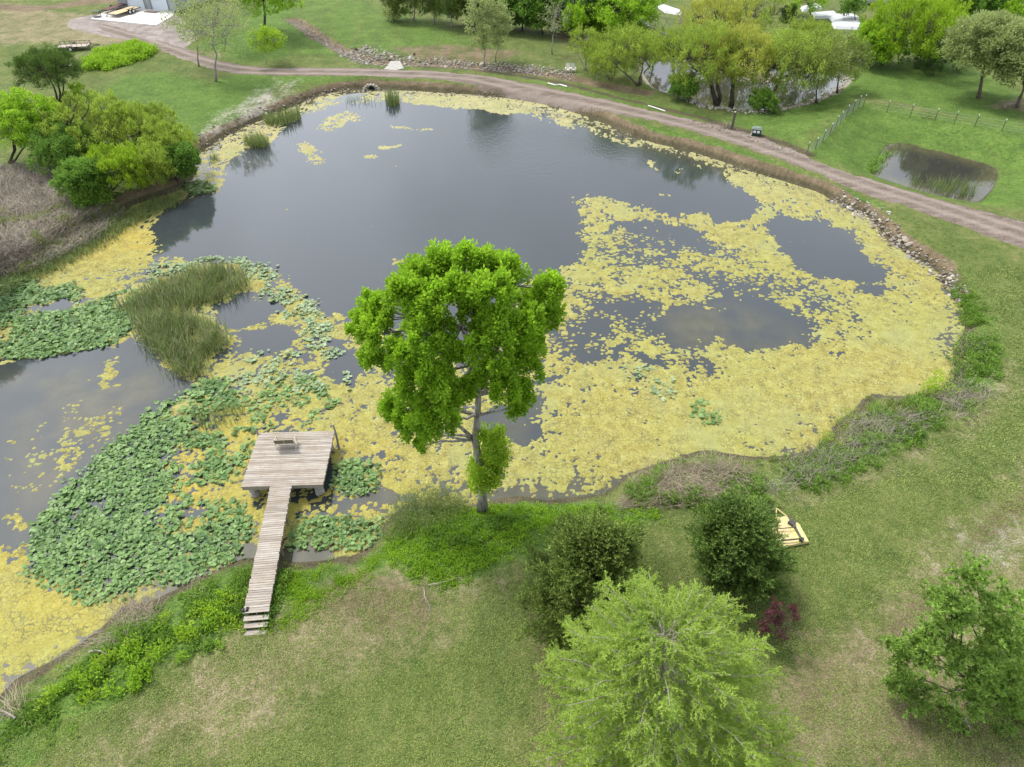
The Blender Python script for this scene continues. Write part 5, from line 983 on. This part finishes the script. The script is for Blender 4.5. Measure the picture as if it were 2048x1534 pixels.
MB().tube([(0,0,-.1), (.02,.03,.9), (.06,.08,2.0)], [.17,.16,.15], 10).build('post', simple('old_post_wood', (.10,.095,.07), .9, .4, 6), o); MB().tube([(.06,.08,2.001), (.06,.08,2.03)], .14, 10).build('cut_top', simple('cut_wood', (.45,.42,.30), .9, .2, 12), o)
p = at(1454,256); o = empty('dry_weed_tuft', p, label='small dry tuft beside the thick wooden post', cat='weeds'); q_ = np.random.default_rng(3); n_ = 120
blades('stems', np.c_[q_.normal(size=n_)*.3+p.x, q_.normal(size=n_)*.2+p.y, np.full(n_, p.z)], np.full(n_, .8), .03, .6, LEAF['straw'], q_, o)
p = at(1512,270); o = empty('storage_box', p, -.35, label='dark green box with a grey lid and white panels beside the dirt road', cat='box')
DG = simple('dark_green_plastic', (.02,.05,.045), .5, .2, 6)
MB().box((0,0,.42), (1.05,.8,.62)).build('body', DG, o); MB().box((0,0,.79), (1.15,.9,.08), taper=.9).box((0,0,.88), (.9,.65,.10), taper=.8).build('lid', simple('grey_green_lid', (.17,.21,.17), .7, .3, 8), o)
for x in (-.22, .20): MB().box((x, -.408, .50), (.30,.012,.26)).build('white_panel', WHT, o)
MB().box((-.50, -.44, .40), (.07,.07,.30)).box((.55,.42,.2), (.06,.06,.4)).box((-.55,-.35,.14), (.16,.1,.1)).build('corner_fittings', WHT, o)
CHM = simple('white_plastic_chair', (.62,.60,.52), .6, .12, 10)
for x, lab in ((1135, 'left one of two white slatted lawn chairs by the rocky ditch'), (1146, 'right one of two white slatted lawn chairs by the rocky ditch')):
    p = at(x, 144); o = empty('lawn_chair', p, -.15 if x < 1140 else .2, label=lab, cat='chair', group='white lawn chairs by the ditch')
    for j in range(5): MB().box(((j-2)*.115, .22, .72), (.10,.03,.80), rx=R(-18)).build('back_slat', CHM, o)
    for j in range(4): MB().box((0, -.28+.12*j, .38), (.58,.10,.03)).build('seat_slat', CHM, o)
    for sx in (-.3, .3):
        MB().box((sx, -.3, .28), (.06,.06,.56)).build('leg', CHM, o); MB().box((sx, .25, .28), (.06,.06,.56)).build('leg', CHM, o); MB().box((sx*1.05, -.03, .57), (.13,.72,.03)).build('armrest', CHM, o)
# ------------------------------------------------------------ garage, slab, trailers
SLAB = simple('pale_concrete', (.58,.565,.52), .9, .15, 1.2, bs=.1)
e = [at(182,40), at(313,51.5), at(347,33), at(352,16), at(240,11)]; zz = max(v.z for v in e)
m = MB(); m.prism([(v.x, v.y) for v in e], min(v.z for v in e)-.2, zz+.10); o = m.build('concrete_slab', SLAB); tag(o, 'pale concrete apron in front of the metal garage at the top left', 'slab')
SZ = zz+.10
A = Vector((*flat(238, 13, SZ), SZ)); B = Vector((*flat(352, 23, SZ), SZ)); ga = math.atan2((B-A).y, (B-A).x); GW = (B-A).length+.3
g0 = empty('metal_garage', A, ga, label='pale ribbed metal garage with two white roll doors, cut off by the top edge', cat='building')
MET = simple('galvanised_siding', (.42,.45,.46), .45, .12, 2, metal=.4); DRM = simple('white_roll_door', (.62,.68,.72), .5, .08, 2); TRM = simple('grey_trim', (.23,.24,.24), .6, .15, 4); RFM = simple('grey_metal_roof', (.40,.41,.41), .45, .1, 1, metal=.3)
D1, D2 = (.16, .47), (.575, .87); HT = 3.9; GD = 11
m = MB(); prev = 0
for a_, b_ in (D1, D2, (1, 1)):
    x0, x1 = prev*GW, a_*GW; m.box(((x0+x1)/2, .1, HT/2), (x1-x0, .16, HT)); nr = int((x1-x0)/.22)
    for j in range(nr): m.box((x0+(j+.5)*(x1-x0)/nr, .005, HT/2), (.05, .04, HT))
    if b_ < 1: m.box(((a_+b_)/2*GW, .1, HT-.3), ((b_-a_)*GW, .16, .6))
    prev = b_
m.box((.08, GD/2+.1, HT/2), (.16, GD, HT)); m.box((GW-.08, GD/2+.1, HT/2), (.16, GD, HT)); m.box((GW/2, GD+.1, HT/2), (GW, .16, HT)); m.build('wall', MET, g0)
for a_, b_ in (D1, D2):
    d_ = empty('roll_door', ((a_+b_)/2*GW, .1, 0)); d_.parent = g0
    for j in range(9): MB().box((0, 0, .18+.363*j), ((b_-a_)*GW-.02, .06, .345)).build('door_panel', DRM, d_)
for xx in (D1[0]*GW, D1[1]*GW, D2[0]*GW, D2[1]*GW): m = MB().box((xx, -.04, 1.65), (.16, .10, 3.3)).build('door_jamb', TRM, g0)
m = MB(); v0 = len(m.v)
for y in (-.4, GD+.6):
    for (x, z) in ((-.5, HT-.1), (GW/2, HT+2.2), (GW+.5, HT-.1), (GW+.5, HT+.02), (GW/2, HT+2.34), (-.5, HT+.02)): m.v.append((x, y, z))
m.f += [(0,1,2,3,4,5), (11,10,9,8,7,6)] + [(i, i+6, (i+1) % 6+6, (i+1) % 6) for i in range(6)]; m.build('roof', RFM, g0)
m = MB(); m.v += [(0, .1, HT), (GW, .1, HT), (GW/2, .1, HT+2.15), (0, .2, HT), (GW, .2, HT), (GW/2, .2, HT+2.15)]; m.f += [(0,1,2), (5,4,3), (0,3,4,1), (1,4,5,2), (2,5,3,0)]; m.build('gable', MET, g0)
BLK = simple('black_frame_paint', (.025,.024,.024), .5, .3, 10); TD = simple('worn_trailer_boards', (.42,.36,.29), .9, .3, 5); TDY = simple('new_trailer_boards', (.55,.42,.25), .9, .2, 5); RIM = simple('pale_rim', (.65,.66,.66), .4, .1, 10); RST = simple('rusty_steel', (.12,.05,.035), .8, .4, 8)
def trailer(name, label, a, b, width, deckm, rails=True, axles=1, wheel=.33, cat='trailer', flip=1):
    """a, b: ground points below the front and rear end of the centre line"""
    L = (b-a).length; o = empty(name, a, math.atan2((b-a).y, (b-a).x), label=label, cat=cat); h = .55
    nb = 8
    for j in range(nb): MB().box((L/2, -width/2+(j+.5)*width/nb, h), (L-.1, width/nb-.02, .04)).build('deck_board', deckm, o)
    m = MB()
    for s_ in (-1, 1): m.box((L/2, s_*(width/2+.03), h-.03), (L, .06, .12))
    for x in (0, L/3, 2*L/3, L): m.box((x, 0, h-.08), (.06, width+.05, .10))
    m.build('frame', BLK, o)
    m = MB(); m.tube([(0, -width/2.2, h-.08), (-1.3, 0, h-.08)], .045, 6); m.tube([(0, width/2.2, h-.08), (-1.3, 0, h-.08)], .045, 6); m.tube([(-1.2, 0, h+.1), (-1.2, 0, .05)], .03, 6); m.box((-1.38, 0, h-.05), (.25,.09,.09)); m.build('tongue', BLK, o)
    if rails:
        for s_ in (-1, 1):
            m = MB(); y = s_*(width/2+.03); m.box((L/2, y, h+.42), (L, .05, .05))
            for j in range(7): m.box((j*(L-.05)/6+.025, y, h+.21), (.045, .045, .40))
            m.build('side_rail', BLK, o)
        m = MB(); m.box((.0, 0, h+.42), (.05, width, .05)).box((0, -width*.25, h+.21), (.04,.04,.4)).box((0, width*.25, h+.21), (.04,.04,.4)).build('front_rail', BLK, o)
    for i in range(axles):
        x = L*.56 + (i-(axles-1)/2)*.85
        for s_ in (-1, 1):
            w = empty('wheel', (x, s_*(width/2+.20), wheel)); w.parent = o
            MB().tube([(0,-.11,0), (0,-.08,0), (0,.08,0), (0,.11,0)], [wheel*.88, wheel, wheel, wheel*.88], 18).build('tyre', RUB, w); MB().tube([(0,-.118,0), (0,.118,0)], wheel*.6, 14).build('rim', RIM, w)
    for s_ in (-1, 1): MB().box((L*.56, s_*(width/2+.20), wheel*2+.08), (.85*axles+.1, .26, .04)).build('fender', BLK, o)
    return o
trailer('utility_trailer', 'black railed utility trailer with a pale deck parked on the left grass', at(181,97), at(119,100), 1.9, TD, True, 1)
trailer('utility_trailer', 'second trailer half hidden behind the dark juniper', at(158,136), at(118,140), 1.7, TD, True, 1)
sa = Vector((*flat(226, 35, SZ), SZ)); sb = Vector((*flat(273, 20, SZ), SZ))
trailer('flatbed_trailer', 'long tandem axle flatbed trailer with a yellow wooden deck on the slab', sa, sb, 2.1, TDY, False, 2, .38)
sa = Vector((*flat(211, 27, SZ), SZ)); sb = Vector((*flat(250, 13, SZ), SZ))
trailer('equipment_trailer', 'low dark red trailer standing behind the yellow decked flatbed', sa, sb, 1.5, RST, False, 1, .33)
p = Vector((*flat(195, 34, SZ), SZ)); o = empty('wire_crate', p, .2, label='small black barred crate at the left corner of the concrete slab', cat='crate'); m = MB()
for x in np.linspace(-.5, .5, 6): m.box((x, -.35, .45), (.05,.05,.9)); m.box((x, .35, .45), (.05,.05,.9))
m.build('bars', BLK, o); MB().box((0,0,.05), (1.1,.8,.06)).box((0,0,.9), (1.1,.8,.06)).build('frame', BLK, o)
p = Vector((*flat(305, 24, SZ), SZ)); o = empty('lumber_stack', p, ga, label='flat stack of brown boards on the slab in front of the garage doors', cat='lumber')
for j in range(9): MB().box((rr.uniform(-.15,.15), -.55+.13*j, .06+.05*(j % 2)), (2.3+rr.uniform(-.3,.3), .12, .06), rz=rr.uniform(-.05,.05)).build('board', TD if j % 3 else RST, o)
# ------------------------------------------------------------ far white sheets, tanks, pipes, slabs
WS = simple('white_sheeting', (.46,.47,.47), .6, .25, 1, bs=.3)
def drape(name, label, pts, h, cat='plastic sheet'):
    P = [at(*q) for q in pts]; c = sum(P, Vector())/len(P); o_ = MB(); n = len(P); base = [(v-c) for v in P]; top = [Vector((v.x*.86, v.y*.8, v.z+h)) for v in base]
    o_.v += [tuple(v) for v in base] + [tuple(v) for v in top] + [(0,0,h*1.15)]
    for i in range(n): o_.f.append((i, (i+1) % n, n+(i+1) % n, n+i)); o_.f.append((n+i, n+(i+1) % n, 2*n))
    x = o_.build(name, WS); x.location = c; tag(x, label, cat)
drape('plastic_sheet', 'long white sheet on the ground behind the rounded tree', [(1312,14),(1325,10),(1365,24),(1360,31),(1330,26)], .3)
for i, (pts, lab) in enumerate([([(1600,16),(1640,8),(1645,18),(1605,24)], 'leftmost white sheet lying behind the creek willows'), ([(1620,28),(1668,24),(1680,36),(1630,38)], 'second white sheet from the left behind the creek willows'),
     ([(1655,32),(1700,28),(1722,38),(1665,46)], 'broad white sheet in the middle of the group behind the willows'), ([(1660,48),(1715,42),(1735,50),(1728,60),(1668,58)], 'white sheet nearest the dense rounded tree')]): drape('plastic_sheet', lab, pts, .35)
for (x, y, rz, L_, lab) in ((1735, 9, .3, 2.4, 'small white tank on the grass at the top edge'), (1768, 7, 1.1, 3.2, 'larger white tank right of the small one at the top edge')):
    p = at(x, y); o = empty('white_tank', p, rz, label=lab, cat='tank'); MB().tube([(-L_/2,0,.9), (-L_/2+.2,0,.9), (L_/2-.2,0,.9), (L_/2,0,.9)], [.5,.85,.85,.5], 16).build('shell', WS, o, sm_=False); MB().box((-L_/3,0,.12), (.2,1.3,.24)).box((L_/3,0,.12), (.2,1.3,.24)).build('cradle', TRM, o)
def pipe(label, pts, r_=.09, mat=WHT, name='drain_pipe'):
    P = [at(*q)+Vector((0,0,.12)) for q in pts]; o = empty(name, P[0], label=label, cat='pipe'); MB().tube([v-P[0] for v in P], r_, 8).build('pipe', mat, o)
pipe('white pipe lying in the grass beside the middle of the dirt road', [(1096,168),(1110,172),(1120,171),(1134,175)])
pipe('thin pale pipe by the dirt road below the creek willows', [(1296,213),(1312,218),(1330,224)], .07)
RKP = simple('weathered_concrete', (.36,.345,.31), .9, .4, 2)
m = MB(); P = [at(*q) for q in [(768,139),(782,131),(800,130),(808,137),(790,141)]]; m.prism([(v.x, v.y) for v in P], P[0].z-.1, max(v.z for v in P)+.03); o = m.build('concrete_pad', RKP); tag(o, 'small pale concrete pad where the rocky ditch meets the road', 'slab')
# ------------------------------------------------------------ rocks
RK = [simple('pale_rock', (.31,.27,.22), .95, .35, 3, bs=.6), simple('grey_rock', (.24,.225,.20), .95, .35, 3, bs=.6), simple('brown_rock', (.17,.13,.095), .95, .35, 3, bs=.6), simple('white_rock', (.40,.37,.31), .9, .3, 3, bs=.6)]
def rock_mesh(seed, mat):
    bm = bmesh.new(); bmesh.ops.create_icosphere(bm, subdivisions=1, radius=.5); q = random.Random(seed)
    for v in bm.verts: v.co *= q.uniform(.72, 1.15); v.co.z *= .6
    me = bpy.data.meshes.new('rock'); bm.to_mesh(me); bm.free(); me.materials.append(mat); return me
RMH = [[rock_mesh(10*j+i, RK[j]) for i in range(5)] for j in range(4)]
def rocks(name, label, line, n, wid, size, r, mix_=(.35,.3,.15,.2), parts=260, off=0, zmin=.0):
    P = np.array([at(*q)[:2] for q in line]); seg = np.hypot(*np.diff(P, axis=0).T); t = r.random(n)*seg.sum(); k = np.minimum(np.searchsorted(np.cumsum(seg), t), len(seg)-1)
    f = (t - np.r_[0, np.cumsum(seg)][k])/seg[k]; d = (P[k+1]-P[k])/seg[k][:,None]; w = (r.normal(size=n)*wid*.5 + off); x = P[k,0]+d[:,0]*f*seg[k] - d[:,1]*w; y = P[k,1]+d[:,1]*f*seg[k] + d[:,0]*w
    s = size*np.exp(r.normal(size=n)*.4); z = np.maximum(Hs(x, y), zmin)+s*.1; mi = r.choice(4, n, p=mix_); root = empty(name, (x.mean(), y.mean(), 0), label=label, cat='rocks'); o_ = np.argsort(-s)
    for i in o_[:parts]:
        o = bpy.data.objects.new('rock', RMH[mi[i]][int(r.integers(5))]); COL.objects.link(o); o.parent = root; o.location = (x[i]-root.location.x, y[i]-root.location.y, z[i]); o.scale = (s[i]*1.2, s[i]*.85, s[i]); o.rotation_euler = (r.normal()*.3, r.normal()*.3, r.random()*6.28)
    for j in range(4):
        ii = [i for i in o_[parts:] if mi[i] == j]
        if not ii: continue
        v0 = np.array([t_.co[:] for t_ in RMH[j][0].vertices]); f0 = np.array([t_.vertices[:] for t_ in RMH[j][0].polygons]); a_ = r.random(len(ii))*6.28; ca, sa_ = np.cos(a_)[:,None], np.sin(a_)[:,None]; S_ = s[ii][:,None]
        V = np.stack([(v0[:,0]*ca-v0[:,1]*sa_)*S_*1.1+x[ii][:,None], (v0[:,0]*sa_+v0[:,1]*ca)*S_+y[ii][:,None], v0[None,:,2]*S_+z[ii][:,None]], 2).reshape(-1, 3)
        F_ = (f0[None]+(len(v0)*np.arange(len(ii)))[:,None,None]).reshape(-1, 3); o = npmesh('small_rocks', V, F_, RK[j], parent=root); o['kind'] = 'stuff'
r = np.random.default_rng(123)
rocks('rock_edging', 'pale rocks tumbled along the pond bank on the right', [(1755,448),(1775,472),(1800,492),(1845,522),(1880,545),(1905,575),(1925,605)], 300, .8, .25, r, (.25,.25,.4,.1))
rocks('rock_edging', 'whitish broken slabs on the bank below the dirt road', [(1668,398),(1700,415),(1735,432),(1760,450)], 150, 1.1, .26, r, (.3,.3,.1,.3))
rocks('rock_lined_ditch', 'straight grey rock lined ditch running diagonally down the far lawn', [(582,42),(620,68),(660,92),(700,114),(735,130)], 900, 1.3, .20, r, (.35,.45,.1,.1))
rocks('rock_lined_ditch', 'wide heap of pale and brown rocks where the two ditches meet', [(700,104),(740,112),(775,122),(800,130)], 620, 2.8, .26, r, (.4,.25,.15,.2))
rocks('rock_lined_ditch', 'pale rock lining of the ditch between the road and the poplars', [(790,128),(850,125),(900,127),(960,133),(1040,138),(1100,143),(1150,150)], 1100, 1.5, .22, r, (.45,.15,.15,.25))
rocks('rock_edging', 'tan rocks along the far shore of the pond', [(600,198),(650,188),(700,176),(745,170),(800,173),(880,178),(960,186),(1020,194)], 420, .7, .18, r, (.5,.1,.35,.05))
rocks('rock_edging', 'pale rocks scattered on the sandy left shore', [(400,295),(440,275),(500,250),(540,220),(570,205),(600,198)], 240, 2.0, .19, r, (.5,.25,.15,.1))
rocks('rock_edging', 'pale gravelly rim of the creek pond behind the willows', [(1340,188),(1420,216),(1500,224),(1570,218),(1620,206),(1670,186),(1690,162),(1640,140)], 700, 1.0, .28, r, (.45,.15,.15,.25))
rocks('rock_edging', 'rocky spit in the middle of the creek pond', [(1470,170),(1500,168),(1540,172),(1560,168)], 330, 2.2, .34, r, (.45,.15,.2,.2), zmin=PZ+.02)
rocks('rock_edging', 'dark rubble along the drainage strip beside the dirt road', [(1380,240),(1440,258),(1500,276),(1570,298),(1620,320)], 260, 1.1, .16, r, (.15,.4,.45,0))
# culvert head on the far shore
p = at(742, 168); o = empty('culvert', p, label='stone headed culvert mouth under the road on the far shore', cat='culvert')
for i in range(9):
    a_ = math.pi*i/8; q = inst('stone', RMH[3][i % 5], o, (math.cos(a_)*1.0, -.2, .15+math.sin(a_)*.85)); q.scale = (.55,.5,.6)
MB().tube([(0,.6,.35), (0,-.25,.35)], .5, 14, False).build('pipe', TRM, o); MB().tube([(0,.58,.35), (0,.6,.35)], .48, 14).build('throat_shade', STL, o)  # dark disc closes the pipe, its colour standing in for the shade inside
# feeding bench on the far right lawn, stick on the grass, floating logs
p = at(2018,214); o = empty('low_bench', p, .1, label='low dark wooden bench on bare ground by the right edge tree', cat='bench')
for j in range(3): MB().box((0, -.15+.15*j, .42), (1.5,.13,.05)).build('seat_plank', WOOD2, o)
for x in (-.6, .6): MB().box((x, 0, .2), (.1,.4,.4)).build('leg', WOOD2, o)
MB().box((.72, 0, .75), (.08,.08,1.3)).build('post', WOOD2, o)
def branch(label, pts, rad, name='fallen_branch', mat=BARK['pale'], side=5, seed=1, zoff=.05):
    P = [at(*q)+Vector((0,0,zoff)) for q in pts]; P = [v if v.z > .05 else Vector((v.x, v.y, .07)) for v in P]; q = random.Random(seed); o = empty(name, P[0], label=label, cat='branch'); m = MB(); m.tube([v-P[0] for v in P], [rad*(1-.7*i/(len(P)-1)) for i in range(len(P))], 6)
    for _ in range(side):
        i = q.randrange(1, len(P)); s_ = P[i]-P[0]; m.tube([s_, s_+Vector((q.uniform(-.5,.5), q.uniform(-.6,.2), q.uniform(0,.15)))], [rad*.4, rad*.1], 4, False)
    m.build('stem', mat, o, sm_=True)
branch('long thin pale branch lying across the weeds below the tall tree', [(856,1173),(880,1168),(905,1162),(918,1157)], .03, seed=2, zoff=.12)
branch('forked dry branch pointing down the lawn below the weeds', [(848,1176),(850,1195),(858,1210),(862,1222)], .028, seed=3, side=8)
branch('curved pale log on the weeds at the lower left shore', [(182,1309),(196,1306),(208,1308),(216,1315)], .05, seed=4, side=2, zoff=.25)
branch('bare arched twigs under the lower right tree', [(1935,1468),(1925,1445),(1910,1430),(1898,1415)], .03, seed=5, side=9, zoff=.35)
branch('dead bleached stick at the left edge of the lower shore', [(35,1440),(15,1428),(-5,1425)], .05, seed=6, side=4, zoff=.2)
branch('dark driftwood stick in the algae close to the road bank', [(1868,563),(1880,566),(1893,569)], .06, seed=7, side=2, mat=BARK['dark'])
branch('thin stump standing in the far water below the road', [(1270,268),(1271,266)], .08, seed=8, side=1, mat=BARK['dark'], zoff=.4)
branch('dead trunk leaning over the creek pond', [(1385,178),(1405,168),(1425,155)], .14, seed=9, side=4, mat=BARK['grey'], zoff=1.2)
